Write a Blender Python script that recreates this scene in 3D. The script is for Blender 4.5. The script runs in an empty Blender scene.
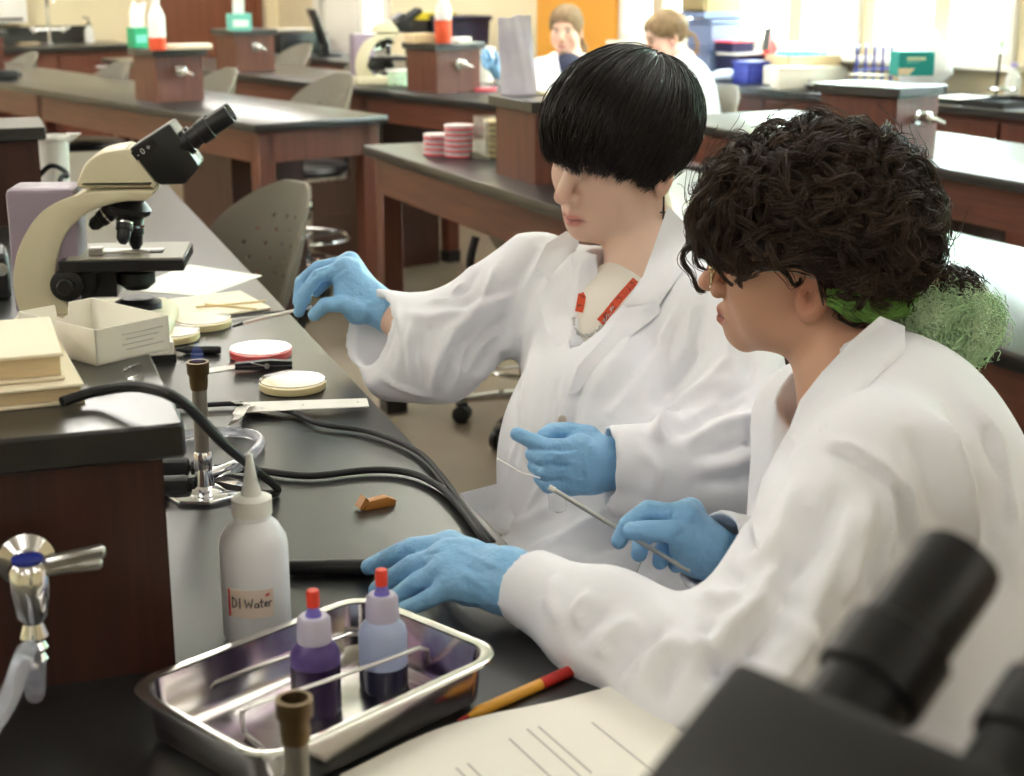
import bpy, bmesh, math, random
import numpy as np
from mathutils import Vector, Matrix, Euler
from mathutils.bvhtree import BVHTree
from mathutils.geometry import delaunay_2d_cdt
random.seed(7)
RNG = np.random.default_rng(7)
SC = bpy.context.scene
COL = SC.collection

# ------------------------------------------------------------------ camera
FPX, PITCH, CAMH = 1540.0, math.radians(15.5), 1.50
cam_data = bpy.data.cameras.new('camera')
cam_data.sensor_width = 36.0
cam_data.lens = 36.0 * FPX / 1024.0
cam_data.clip_start = 0.02
cam_data.dof.use_dof = True
cam_data.dof.focus_distance = 1.8
cam_data.dof.aperture_fstop = 8.0
cam = bpy.data.objects.new('camera', cam_data)
cam.location = (0, 0, CAMH)
cam.rotation_euler = (math.pi / 2 - PITCH, 0, 0)
COL.objects.link(cam)
SC.camera = cam
SC.view_settings.view_transform = 'Standard'
SC.view_settings.look = 'None'
SC.view_settings.gamma = 1.0
SC.view_settings.use_curve_mapping = False
SC.view_settings.exposure = 0.85

# ------------------------------------------------------------------ daylight and ceiling light
world = bpy.data.worlds.new('daylight')
SC.world = world
world.use_nodes = True
wnt = world.node_tree
bg = wnt.nodes['Background']
bg.inputs['Color'].default_value = (0.80, 0.94, 1.0, 1)
bg.inputs['Strength'].default_value = 28.0
ROOM = math.radians(36)
TOP = 0.91                      # worktop height
LAMP_W, LAMP_DOWN = 22.0, 8.0   # each added luminaire, up and down
cR, sR = math.cos(ROOM), math.sin(ROOM)
def room(n, s, z=0.0):          # room axes: n towards the window wall, s towards the sink wall
    return Vector((cR * n - sR * s, sR * n + cR * s, z))
CEIL = 2.9
LAMPS = [(n, s) for n in (-3.8, -0.9, 2.0, 4.7) for s in (-2.2, 1.6, 5.4, 9.2)]
LAMP_Z = 2.42
for (n, s) in LAMPS:             # unseen luminaires added for soft light: most of the light goes up to the ceiling, the rest down
    for (up, watt, w_, l_) in ((1, LAMP_W, 0.24, 1.7), (0, LAMP_DOWN, 0.24, 1.7)):
        ld = bpy.data.lights.new('added_pendant_lamp', 'AREA')
        ld.shape = 'RECTANGLE'; ld.size = w_; ld.size_y = l_
        ld.energy = watt * (1.75 if s > 5 else 0.6);   # far rows stronger to brighten the far walls, near rows weaker
        ld.color = (1.0, 0.98, 0.955)
        lo = bpy.data.objects.new('added_pendant_lamp', ld)
        lo.location = room(n, s, LAMP_Z + (0.055 if up else -0.012)); lo.rotation_euler = (math.pi if up else 0, 0, ROOM)
        COL.objects.link(lo)

# ------------------------------------------------------------------ pixel helpers (1024 x 776 frame)
CP, SP = math.cos(PITCH), math.sin(PITCH)
def ray(u, v):
    a = (u - 512) / FPX; b = (v - 388) / FPX
    return Vector((a, CP - b * SP, -SP - b * CP))
def at(u, v, D):
    return Vector((0, 0, CAMH)) + ray(u, v) * D
def on(u, v, z=TOP):
    r = ray(u, v); return Vector((0, 0, CAMH)) + r * ((z - CAMH) / r.z)

# ------------------------------------------------------------------ materials
MATS = {}
def lin(c):
    return tuple((x / 12.92 if x <= 0.04045 else ((x + 0.055) / 1.055) ** 2.4) for x in c)
def hexc(r, g, b): return lin((r / 255, g / 255, b / 255))
def mat(name, col, rough=0.5, metal=0.0, var=0.0, vscale=8.0, bump=0.0, bscale=60.0, trans=0.0, ior=1.45, emit=None,
        estr=1.0, coat=0.0, sheen=0.0, vcol=False, spec=0.5, sss=0.0, alpha=1.0, stretch=None, col2=None):
    if name in MATS: return MATS[name]
    m = bpy.data.materials.new(name); m.use_nodes = True
    nt = m.node_tree; N = nt.nodes; L = nt.links; b = N['Principled BSDF']
    b.inputs['Base Color'].default_value = (*col, 1)
    b.inputs['Roughness'].default_value = rough
    b.inputs['Metallic'].default_value = metal
    b.inputs['IOR'].default_value = ior
    b.inputs['Specular IOR Level'].default_value = spec
    if trans: b.inputs['Transmission Weight'].default_value = trans
    if coat: b.inputs['Coat Weight'].default_value = coat; b.inputs['Coat Roughness'].default_value = 0.15
    if sheen: b.inputs['Sheen Weight'].default_value = sheen
    if sss:
        b.inputs['Subsurface Weight'].default_value = sss
        b.inputs['Subsurface Radius'].default_value = (0.012, 0.005, 0.003)
        b.inputs['Subsurface Scale'].default_value = 0.15
    if alpha < 1: b.inputs['Alpha'].default_value = alpha
    if emit:
        b.inputs['Emission Color'].default_value = (*emit, 1); b.inputs['Emission Strength'].default_value = estr
    tc = N.new('ShaderNodeTexCoord'); src = tc.outputs['Object']
    if stretch:
        mp = N.new('ShaderNodeMapping'); mp.inputs['Scale'].default_value = stretch
        L.new(src, mp.inputs['Vector']); src = mp.outputs['Vector']
    cur = None
    if vcol:
        at_ = N.new('ShaderNodeVertexColor'); at_.layer_name = 'tint'; cur = at_.outputs['Color']
    if var or col2:
        nz = N.new('ShaderNodeTexNoise'); nz.inputs['Scale'].default_value = vscale; nz.inputs['Detail'].default_value = 4
        L.new(src, nz.inputs['Vector'])
        rp = N.new('ShaderNodeValToRGB')
        c2 = col2 if col2 else tuple(min(1, x * (1 + var)) for x in col)
        c1 = col if col2 else tuple(x * (1 - var) for x in col)
        rp.color_ramp.elements[0].position = 0.3; rp.color_ramp.elements[1].position = 0.7
        rp.color_ramp.elements[0].color = (*c1, 1); rp.color_ramp.elements[1].color = (*c2, 1)
        L.new(nz.outputs['Fac'], rp.inputs['Fac'])
        if cur is None: cur = rp.outputs['Color']
        else:
            mx = N.new('ShaderNodeMix'); mx.data_type = 'RGBA'; mx.blend_type = 'MULTIPLY'; mx.inputs[0].default_value = 1.0
            L.new(cur, mx.inputs[6]); L.new(rp.outputs['Color'], mx.inputs[7]); cur = mx.outputs[2]
    if cur is not None: L.new(cur, b.inputs['Base Color'])
    if bump:
        n2 = N.new('ShaderNodeTexNoise'); n2.inputs['Scale'].default_value = bscale; n2.inputs['Detail'].default_value = 3
        L.new(src, n2.inputs['Vector'])
        bp = N.new('ShaderNodeBump'); bp.inputs['Strength'].default_value = bump; bp.inputs['Distance'].default_value = 0.01
        L.new(n2.outputs['Fac'], bp.inputs['Height']); L.new(bp.outputs['Normal'], b.inputs['Normal'])
    MATS[name] = m
    return m

def wood(name, c1, c2, scale=1.0, rough=0.4, axis='z'):
    m = bpy.data.materials.new(name); m.use_nodes = True
    nt = m.node_tree; N = nt.nodes; L = nt.links; b = N['Principled BSDF']
    b.inputs['Roughness'].default_value = rough
    tc = N.new('ShaderNodeTexCoord'); mp = N.new('ShaderNodeMapping')
    mp.inputs['Scale'].default_value = {'z': (60 * scale, 60 * scale, 3 * scale), 'y': (60 * scale, 3 * scale, 60 * scale), 'x': (3 * scale, 60 * scale, 60 * scale)}[axis]
    L.new(tc.outputs['Object'], mp.inputs['Vector'])
    nz = N.new('ShaderNodeTexNoise'); nz.inputs['Scale'].default_value = 1.5; nz.inputs['Detail'].default_value = 6; nz.inputs['Distortion'].default_value = 1.2
    L.new(mp.outputs['Vector'], nz.inputs['Vector'])
    rp = N.new('ShaderNodeValToRGB')
    rp.color_ramp.elements[0].position = 0.32; rp.color_ramp.elements[1].position = 0.68
    rp.color_ramp.elements[0].color = (*c1, 1); rp.color_ramp.elements[1].color = (*c2, 1)
    L.new(nz.outputs['Fac'], rp.inputs['Fac']); L.new(rp.outputs['Color'], b.inputs['Base Color'])
    MATS[name] = m
    return m

# ------------------------------------------------------------------ mesh pieces: each returns (verts, faces)
def join(*parts):
    V, Fc = [], []
    for (v, f) in parts:
        o = len(V); V.extend([tuple(x) for x in v]); Fc.extend([tuple(i + o for i in q) for q in f])
    return V, Fc
def xf(part, M):
    v, f = part
    return [tuple(M @ Vector(p)) for p in v], f
def box(cx, cy, cz, sx, sy, sz, bev=0.0, seg=1):
    if bev <= 0:
        x, y, z = sx / 2, sy / 2, sz / 2
        v = [(cx + a * x, cy + b * y, cz + c * z) for a in (-1, 1) for b in (-1, 1) for c in (-1, 1)]
        f = [(0, 1, 3, 2), (4, 6, 7, 5), (0, 4, 5, 1), (2, 3, 7, 6), (0, 2, 6, 4), (1, 5, 7, 3)]
        return v, f
    bm = bmesh.new(); bmesh.ops.create_cube(bm, size=1.0)
    for p in bm.verts: p.co = Vector((p.co.x * sx + cx, p.co.y * sy + cy, p.co.z * sz + cz))
    bmesh.ops.bevel(bm, geom=bm.edges[:], offset=bev, segments=seg, affect='EDGES', profile=0.5)
    bm.verts.index_update()
    v = [tuple(p.co) for p in bm.verts]; f = [tuple(p.index for p in q.verts) for q in bm.faces]; bm.free()
    return v, f
def box2(x0, x1, y0, y1, z0, z1, bev=0.0, seg=1):
    return box((x0 + x1) / 2, (y0 + y1) / 2, (z0 + z1) / 2, x1 - x0, y1 - y0, z1 - z0, bev, seg)
def lathe(prof, n=24, c=(0, 0, 0), cap=True):
    v, f = [], []
    for (r, z) in prof:
        for k in range(n):
            a = 2 * math.pi * k / n; v.append((c[0] + r * math.cos(a), c[1] + r * math.sin(a), c[2] + z))
    for i in range(len(prof) - 1):
        for k in range(n):
            k2 = (k + 1) % n; f.append((i * n + k, i * n + k2, (i + 1) * n + k2, (i + 1) * n + k))
    if cap:
        f.append(tuple(reversed(range(n)))); f.append(tuple((len(prof) - 1) * n + k for k in range(n)))
    return v, f
def smooth_path(pts, n=8):
    P = [Vector(p) for p in pts]; out = []
    for i in range(len(P) - 1):
        p0 = P[max(i - 1, 0)]; p1 = P[i]; p2 = P[i + 1]; p3 = P[min(i + 2, len(P) - 1)]
        for k in range(n):
            t = k / n
            out.append(0.5 * ((2 * p1) + (p2 - p0) * t + (2 * p0 - 5 * p1 + 4 * p2 - p3) * t * t + (3 * p1 - p0 - 3 * p2 + p3) * t ** 3))
    out.append(P[-1]); return out
def tube(pts, r, n=8, cap=True):
    P = [Vector(p) for p in pts]; m = len(P)
    R = list(r) if hasattr(r, '__len__') else [r] * m
    v, f = [], []; nrm = None
    for i in range(m):
        t = (P[min(i + 1, m - 1)] - P[max(i - 1, 0)])
        t = t.normalized() if t.length > 1e-9 else Vector((0, 0, 1))
        if nrm is None:
            a = Vector((0, 0, 1)) if abs(t.z) < 0.9 else Vector((1, 0, 0)); nrm = t.cross(a).normalized()
        nrm = (nrm - t * nrm.dot(t)); nrm = nrm.normalized() if nrm.length > 1e-6 else t.orthogonal().normalized()
        bi = t.cross(nrm)
        for k in range(n):
            a = 2 * math.pi * k / n; v.append(tuple(P[i] + (nrm * math.cos(a) + bi * math.sin(a)) * R[i]))
    for i in range(m - 1):
        for k in range(n):
            k2 = (k + 1) % n; f.append((i * n + k, i * n + k2, (i + 1) * n + k2, (i + 1) * n + k))
    if cap:
        f.append(tuple(reversed(range(n)))); f.append(tuple((m - 1) * n + k for k in range(n)))
    return v, f
def prism(poly, h0, h1, plane='xz', bev=0.0, seg=2):
    """extrude a 2-D outline; plane 'xz' extrudes along y, 'xy' along z"""
    bm = bmesh.new()
    mk = (lambda p, h: (p[0], h, p[1])) if plane == 'xz' else ((lambda p, h: (p[0], p[1], h)) if plane == 'xy' else (lambda p, h: (h, p[0], p[1])))
    a = [bm.verts.new(mk(p, h0)) for p in poly]; b = [bm.verts.new(mk(p, h1)) for p in poly]
    n = len(poly)
    bm.faces.new(a); bm.faces.new(list(reversed(b)))
    for i in range(n):
        j = (i + 1) % n; bm.faces.new((a[j], a[i], b[i], b[j]))
    bmesh.ops.recalc_face_normals(bm, faces=bm.faces[:])
    if bev > 0:
        ed = [e for e in bm.edges if len(e.link_faces) == 2 and e.calc_face_angle(0) > 0.7]
        bmesh.ops.bevel(bm, geom=ed, offset=bev, segments=seg, affect='EDGES', profile=0.5)
    bm.verts.index_update()
    v = [tuple(p.co) for p in bm.verts]; f = [tuple(p.index for p in q.verts) for q in bm.faces]; bm.free()
    return v, f
def ball(c, r, u=16, w=10):
    rx, ry, rz = r if hasattr(r, '__len__') else (r, r, r)
    prof = [(max(1e-5, math.sin(math.pi * i / w)), -math.cos(math.pi * i / w)) for i in range(w + 1)]
    v, f = lathe(prof, u)
    return [(c[0] + x * rx, c[1] + y * ry, c[2] + z * rz) for (x, y, z) in v], f

def mesh(name, part, sharp=38):
    v, f = part
    me = bpy.data.meshes.new(name)
    me.from_pydata([tuple(p) for p in v], [], [tuple(q) for q in f]); me.update()
    bm = bmesh.new(); bm.from_mesh(me)
    bmesh.ops.recalc_face_normals(bm, faces=bm.faces[:])
    for q in bm.faces: q.smooth = True
    lim = math.radians(sharp)
    for e in bm.edges: e.smooth = not (len(e.link_faces) == 2 and e.calc_face_angle(0) > lim)
    bm.to_mesh(me); bm.free()
    return me
def obj(name, part, m, parent=None, label=None, sharp=38):
    me = part if isinstance(part, bpy.types.Mesh) else mesh(name, part, sharp)
    if m is not None:
        if not me.materials: me.materials.append(m)
    o = bpy.data.objects.new(name, me); COL.objects.link(o)
    if parent is not None: o.parent = parent
    if label: o['label'] = label
    return o
def tag(o, label, cat, group=None):
    o['label'] = label; o['category'] = cat
    if group: o['group'] = group
    return o
def thing(name, label, cat, loc=(0, 0, 0), rz=0.0, group=None):
    o = bpy.data.objects.new(name, None); COL.objects.link(o)
    o.empty_display_size = 0.05
    o.location = loc; o.rotation_euler = (0, 0, rz)
    return tag(o, label, cat, group)
def struct(name, part, m, loc=(0, 0, 0), rz=0.0, label=None, parent=None):
    o = obj(name, part, m, parent, label); o.location = loc; o.rotation_euler = (0, 0, rz)
    if parent is None: o['kind'] = 'structure'
    return o
def dup(root, loc, rz, label, group=None):
    r = root.copy(); COL.objects.link(r); r.location = loc; r.rotation_euler = (0, 0, rz); r['label'] = label
    if group: r['group'] = group
    for ch in list(root.children):
        c = ch.copy(); COL.objects.link(c); c.parent = r
        for g in list(ch.children):
            d = g.copy(); COL.objects.link(d); d.parent = c
    return r
def text_part(s, size, depth=0.0005):
    cu = bpy.data.curves.new('lettering', 'FONT'); cu.body = s; cu.size = size; cu.extrude = depth
    cu.align_x = 'CENTER'; cu.align_y = 'CENTER'
    o = bpy.data.objects.new('lettering', cu); COL.objects.link(o)
    dg = bpy.context.evaluated_depsgraph_get()
    me = bpy.data.meshes.new_from_object(o.evaluated_get(dg))
    v = [tuple(p.co) for p in me.vertices]; f = [tuple(p.vertices) for p in me.polygons]
    bpy.data.objects.remove(o); bpy.data.meshes.remove(me); bpy.data.curves.remove(cu)
    return v, f

M_cream = mat('cream_wall_paint', hexc(228, 214, 180), 0.75, var=0.03, vscale=3, bump=0.05, bscale=120)
M_orange = mat('orange_wall_paint', hexc(226, 160, 62), 0.7, var=0.03, vscale=3)
M_white_trim = mat('white_trim_paint', hexc(236, 232, 222), 0.45)
M_tan_trim = mat('tan_window_frame', hexc(216, 198, 170), 0.5)
M_ceiling = mat('ceiling_tile', hexc(235, 232, 224), 0.8, bump=0.1, bscale=200)
M_floor = mat('polished_concrete', hexc(108, 96, 80), 0.32, var=0.18, vscale=2.5, bump=0.03, bscale=40)
M_top = mat('black_epoxy_resin', hexc(30, 30, 30), 0.3, var=0.1, vscale=30, bump=0.02, bscale=300, spec=1.0)
M_topedge = M_top
WOOD1 = wood('cherry_wood', hexc(82, 44, 32), hexc(106, 60, 44), 0.6, 0.38)
WOODX = wood('cherry_wood_long', hexc(78, 42, 30), hexc(102, 58, 42), 0.6, 0.38, 'y')
WOODD = wood('dark_walnut_stain', hexc(48, 24, 17), hexc(68, 36, 26), 0.7, 0.42)
M_chrome = mat('chrome', (0.82, 0.82, 0.83), 0.12, 1.0)
M_steel = mat('brushed_steel', (0.62, 0.61, 0.59), 0.3, 1.0, var=0.1, vscale=40)
M_black = mat('black_plastic', hexc(26, 26, 27), 0.42)
M_blackr = mat('black_rubber', hexc(24, 24, 25), 0.6)
M_white = mat('white_plastic', hexc(238, 236, 230), 0.4)
M_paper = mat('white_paper', hexc(247, 245, 238), 0.8, var=0.015, vscale=30)
M_cardw = mat('white_card', hexc(240, 236, 224), 0.7)

# ================================================================== ROOM
NW, SB = 6.0, 11.6               # window wall (n) and sink wall (s)
def s_at(u, v=40):               # where a picture column meets the window wall
    r = ray(u, v); n = cR * r.x + sR * r.y; s = -sR * r.x + cR * r.y
    return s / n * NW
def n_at(u, v=40):               # where a picture column meets the sink wall
    r = ray(u, v); n = cR * r.x + sR * r.y; s = -sR * r.x + cR * r.y
    return n / s * SB
struct('floor', box2(-6.2, 6.2, -4.2, 11.8, -0.1, 0), M_floor, rz=ROOM)
struct('ceiling', box2(-6.2, 6.2, -4.2, 11.8, CEIL, CEIL + 0.1), M_ceiling, rz=ROOM)
struct('wall_back', box2(-6.2, 6.2, SB, SB + 0.2, 0, CEIL), M_cream, rz=ROOM)
struct('wall_left', box2(-6.2, -6.0, -4.2, SB, 0, CEIL), M_cream, rz=ROOM)
struct('wall_front', box2(-6.0, NW, -4.2, -4.0, 0, CEIL), M_cream, rz=ROOM)
# window wall, pierced by the openings
wins = [(s_at(392), s_at(362), 0.0, 2.3, 'door'), (s_at(700), s_at(622), 1.05, 2.7, 'win'), (s_at(862), s_at(738), 1.05, 2.7, 'win'),
        (s_at(1018), s_at(876), 1.05, 2.7, 'win')]
s3 = s_at(1018); s_w = s_at(876) - s3
for k in range(1, 4): wins.append((s3 - k * (s_w + 0.22), s3 - k * (s_w + 0.22) + s_w, 1.05, 2.7, 'win'))
wins.sort(key=lambda w: w[0])
pieces = []; cur = -4.2
for (a, b, z0, z1, kind) in wins:
    pieces.append(box2(NW, NW + 0.2, cur, a, 0, CEIL))
    if z0 > 0: pieces.append(box2(NW, NW + 0.2, a, b, 0, z0))
    pieces.append(box2(NW, NW + 0.2, a, b, z1, CEIL)); cur = b
pieces.append(box2(NW, NW + 0.2, cur, SB, 0, CEIL))
struct('wall_right', join(*pieces), M_cream, rz=ROOM)
struct('wall_accent', box2(NW - 0.025, NW, s_at(618), s_at(540), 0, CEIL), M_orange, rz=ROOM, label='orange painted wall panel behind the blonde student')
M_glass = mat('window_glass', (0.93, 0.98, 0.98), 0.0, trans=1.0, ior=1.02)
for i, (a, b, z0, z1, kind) in enumerate(wins):
    if kind == 'win':
        e = bpy.data.objects.new('window_%d' % (i + 1), None); COL.objects.link(e); e.rotation_euler = (0, 0, ROOM); e['kind'] = 'structure'
        m_ = (a + b) / 2
        t = 0.05
        obj('window_frame', join(box2(NW - .03, NW + .1, a, a + t, z0, z1, .006), box2(NW - .03, NW + .1, b - t, b, z0, z1, .006),
                                 box2(NW - .03, NW + .1, a, b, z1 - t, z1, .006), box2(NW - .03, NW + .1, a, b, z0, z0 + t, .006)), M_white_trim, e)
        obj('mullion', box2(NW - .03, NW + .1, m_ - .05, m_ + .05, z0 + t, z1 - t, .006), M_tan_trim, e)
        for (p, q) in ((a + t, m_ - .05), (m_ + .05, b - t)):
            obj('glazing_bar', box2(NW + .02, NW + .06, (p + q) / 2 - .016, (p + q) / 2 + .016, z0 + t, z1 - t), M_white_trim, e)
            obj('pane', box2(NW + .035, NW + .041, p, q, z0 + t, z1 - t), M_glass, e)
        obj('window_sill', box2(NW - .09, NW, a - .05, b + .05, z0 - .035, z0, .008), M_white_trim, e)
# white glazed door in the window wall
a, b = wins[-1][0], wins[-1][1]
e = bpy.data.objects.new('door_1', None); COL.objects.link(e); e.rotation_euler = (0, 0, ROOM); e['kind'] = 'structure'; e['label'] = 'white glazed outer door letting in daylight'
obj('door_frame', join(box2(NW - .03, NW + .15, a, a + .09, 0, 2.3), box2(NW - .03, NW + .15, b - .09, b, 0, 2.3), box2(NW - .03, NW + .15, a, b, 2.2, 2.3)), M_white_trim, e)
obj('pane', box2(NW + .05, NW + .056, a + .09, b - .09, .25, 2.2), M_glass, e)
obj('kick_panel', box2(NW + .03, NW + .08, a + .09, b - .09, 0, .25), M_white_trim, e)
e = bpy.data.objects.new('door_2', None); COL.objects.link(e); e.rotation_euler = (0, 0, ROOM); e['kind'] = 'structure'; e['label'] = 'plain white door beside the glazed one'
obj('door_leaf', box2(NW - .045, NW - .005, s_at(361), s_at(330), 0, 2.2, .004), M_white_trim, e)
obj('door_frame', join(box2(NW - .06, NW, s_at(330), s_at(320), 0, 2.3, .004), box2(NW - .06, NW, s_at(361), s_at(330), 2.2, 2.3, .004)), M_white_trim, e)
hs = s_at(331.5)
obj('handle', tube([(NW - .05, hs, 1.0), (NW - .09, hs, 1.0), (NW - .09, hs, 1.22), (NW - .05, hs, 1.22)], .012), M_steel, e)
# wooden double door in the sink wall
e = bpy.data.objects.new('door_3', None); COL.objects.link(e); e.rotation_euler = (0, 0, ROOM); e['kind'] = 'structure'; e['label'] = 'tall plain brown wooden door in the sink wall'
WOODDOOR = wood('door_veneer', hexc(112, 62, 40), hexc(126, 72, 47), 0.35, 0.45)
na, nb = n_at(160), n_at(259)
obj('door_leaf', box2(na + .05, nb - .05, SB - .05, SB - .005, 0, 2.5, .004), WOODDOOR, e)
obj('door_frame', join(box2(na, na + .05, SB - .07, SB, 0, 2.55), box2(nb - .05, nb, SB - .07, SB, 0, 2.55), box2(na, nb, SB - .07, SB, 2.5, 2.55)), WOODDOOR, e)
struct('trim_1', box2(nb + .02, nb + .2, SB - .12, SB, 0, CEIL), M_cream, rz=ROOM, label='cream corner post beside the brown door')
# housings of the added luminaires
M_fix = mat('fixture_white', hexc(240, 240, 236), 0.5)
lt = thing('added_pendant', 'long white pendant luminaire, unseen and added to light the room softly', 'pendant light', room(*LAMPS[0], LAMP_Z), ROOM, 'added pendant luminaires')
obj('housing', join(box2(-.15, -.125, -.9, .9, -.01, .06), box2(.125, .15, -.9, .9, -.01, .06), box2(-.125, .125, -.9, .9, .015, .03), box2(-.125, .125, -.9, -.87, -.01, .06), box2(-.125, .125, .87, .9, -.01, .06)), M_fix, lt)
obj('hanger', join(tube([(0, -.7, .02), (0, -.7, CEIL - LAMP_Z)], .004, 6)), M_steel, lt)
obj('hanger', join(tube([(0, .7, .02), (0, .7, CEIL - LAMP_Z)], .004, 6)), M_steel, lt)
for p in LAMPS[1:]: dup(lt, room(*p, LAMP_Z), ROOM, lt['label'], 'added pendant luminaires')
# trees and ground outside
struct('ground_outside', box2(6.3, 40, -20, 40, -1.2, -1.0), mat('lawn', hexc(96, 130, 70), 0.9, var=0.3), rz=ROOM)
M_leaf = mat('tree_leaves', hexc(196, 222, 200), 0.7, var=0.35, vscale=3)
M_bark = mat('tree_bark', hexc(96, 84, 70), 0.9, var=0.3)
TREES = [(13.0, 2.0, 2.6, 'broad leafy tree outside the tall windows'), (17.0, 7.4, 2.9, 'rounded leafy tree outside beyond the window counter'),
         (20.5, -2.4, 2.6, 'leafy tree outside by the iron stand'), (19.0, 14.5, 3.0, 'distant leafy tree behind the side-facing student')]
for (n, s, r, lab) in TREES:
    t = thing('tree', lab, 'tree', room(n, s, -1.0), random.random(), 'trees outside the windows')
    obj('trunk', tube([(0, 0, 0), (.1, 0, 1.2), (0, .1, 2.6), (.1, 0, 4)], [.26, .2, .17, .1], 10), M_bark, t)
    n_l = 1500
    d = RNG.normal(size=(n_l, 3)); d /= np.linalg.norm(d, axis=1)[:, None]
    lump = 1 + 0.22 * np.sin(d[:, 0] * 5 + n) * np.cos(d[:, 1] * 4) + 0.1 * np.sin(d[:, 2] * 9)
    c = d * (r * lump * RNG.uniform(.75, 1.0, n_l))[:, None] * np.array([1, 1, .9]) + np.array([0, 0, 3.1])
    e1 = RNG.normal(size=(n_l, 3)); e1 /= np.linalg.norm(e1, axis=1)[:, None]; e2 = np.cross(e1, RNG.normal(size=(n_l, 3))); e2 /= np.linalg.norm(e2, axis=1)[:, None]
    w = RNG.uniform(.12, .24, n_l)[:, None]
    V = np.stack([c - e1 * w, c + e2 * w * .6, c + e1 * w, c - e2 * w * .6], 1).reshape(-1, 3)
    core = ball((0, 0, 3.1), (r * .72, r * .72, r * .66), 18, 12)
    cv, cf = core
    obj('crown', (list(map(tuple, V)) + cv, [(4 * k, 4 * k + 1, 4 * k + 2, 4 * k + 3) for k in range(n_l)] + [tuple(i + 4 * n_l for i in q) for q in cf]), M_leaf, t)

# ================================================================== BENCHES
def frame_pt(ang, off, s):       # off along the bench normal, s along the bench
    return Vector((math.cos(ang) * off - math.sin(ang) * s, math.sin(ang) * off + math.cos(ang) * s, 0))
def coords(ang, p):
    return math.cos(ang) * p[0] + math.sin(ang) * p[1], -math.sin(ang) * p[0] + math.cos(ang) * p[1]
A_N, A_P, A_L = math.radians(19.2), math.radians(24.5), math.radians(38)
def bench(label, ang, off0, off1, s0, s1, pedestals=(), legs=(), slab=.032):
    """a black-topped bench from s0 (near) to s1 (far)"""
    o = frame_pt(ang, (off0 + off1) / 2, (s0 + s1) / 2); w, l = off1 - off0, s1 - s0
    t = thing('lab_bench', label, 'lab bench', (o.x, o.y, 0), ang)
    obj('tabletop', box(0, 0, TOP - slab / 2, w, l, slab, .004, 2), M_top, t)
    ah = .12; z = TOP - slab - ah / 2; i = .03
    obj('apron', box(-w / 2 + i + .012, 0, z, .024, l - .06 - 2 * .04, ah), WOODX, t)
    obj('apron', box(w / 2 - i - .012, 0, z, .024, l - .06 - 2 * .04, ah), WOODX, t)
    for sy in (-1, 1): obj('apron', box(0, sy * (l / 2 - i - .012), z, w - .06 - 2 * .04, .024, ah), WOOD1, t)
    for sy in [-l / 2 + i + .035, l / 2 - i - .035] + [q - (s0 + s1) / 2 for q in legs]:
        for sx in (-1, 1):
            lg = obj('leg', box(sx * (w / 2 - i - .035), sy, (TOP - slab) / 2 + .03, .07, .07, TOP - slab - .06, .004), WOOD1, t)
            obj('foot_boot', box(sx * (w / 2 - i - .035), sy, .03, .074, .074, .06), M_black, lg)
    for (q0, q1) in pedestals:
        a_, b_ = q0 - (s0 + s1) / 2, q1 - (s0 + s1) / 2
        obj('pedestal', box2(-w * .28, w * .28, a_, b_, 0, TOP - slab - .002), WOODD, t)
    return t
# near bench (right edge measured through the picture)
offN, _ = coords(A_N, (-0.4, 2.656)); N1, N0 = offN, offN - 1.35
S_N_END = 5.15
bench('long black-topped bench the two gloved students work at', A_N, N0, N1, -0.15, S_N_END, pedestals=[(1.0, 1.7), (3.0, 3.7)], legs=(2.4,))
offP = 1.685
bench('black-topped bench with pink petri stacks behind the dark-haired student', A_P, offP, offP + .66, 1.2, coords(A_P, (-0.496, 5.152))[1], pedestals=[(2.2, 2.7)])
bench('glaring bright bench carrying the tower with the teal glove box', A_P, 3.05, 3.71, 2.4, 5.35, pedestals=[(3.9, 4.3)])
sL = coords(A_L, (-0.963, 5.814)); offL = sL[0]
bench('bench with spray bottle tower behind the cream microscope', A_L, offL, offL + .6, sL[1], sL[1] + 4.2, pedestals=[(sL[1] + .45, sL[1] + .9)], legs=(sL[1] + 2.2,))
offM = 4.06
M_S0 = coords(A_L, (0.2, 6.32))[1]
bench('rear bench carrying a small cream microscope and two wooden towers', A_L, offM, offM + .6, M_S0, 9.4, pedestals=[(coords(A_L, (-0.372, 7.958))[1] - .1, coords(A_L, (-0.372, 7.958))[1] + .6)], legs=(6.4,))

# ---- wooden service towers with a gas tap
M_brass = mat('chrome_tap', (0.8, 0.79, 0.77), 0.18, 1.0)
def tower(label, corner, ang, size=(.25, .25), h=.225, taps=((0, -1),), wood_m=WOOD1, group=None):
    """corner = the nearest corner on the worktop; +x right along the bench normal, +y along the bench"""
    t = thing('bench_tower', label, 'bench tower', (corner[0], corner[1], TOP), ang)
    sx, sy = size
    obj('body', box2(0, sx, 0, sy, 0, h - .03), wood_m, t)
    obj('cap', box2(-.018, sx + .018, -.018, sy + .018, h - .03, h, .003), M_top, t)
    for (ax, d) in taps:
        g = bpy.data.objects.new('gas_tap', None); COL.objects.link(g); g.parent = t
        if ax == 0: g.location = (sx / 2, 0, h * .58); g.rotation_euler = (0, 0, 0)
        else: g.location = (sx, sy / 2, h * .58); g.rotation_euler = (0, 0, math.pi / 2)
        obj('tap_body', join(xf(lathe([(.022, 0), (.022, .006), (.011, .008), (.011, .04)], 16), Matrix.Rotation(math.pi / 2, 4, 'X')),
                             lathe([(.013, -.014), (.014, 0), (.013, .014), (.008, .02)], 14, (0, -.04, 0))), M_brass, g)
        obj('tap_nozzle', tube([(0, -.04, 0), (.014, -.06, -.003), (.022, -.085, -.012)], [.009, .008, .005], 10), M_brass, g)
        obj('tap_handle', box(-.02, -.043, .018, .05, .013, .009, .003), M_brass, g)
    return t
T0C = on(178, 670)

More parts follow.
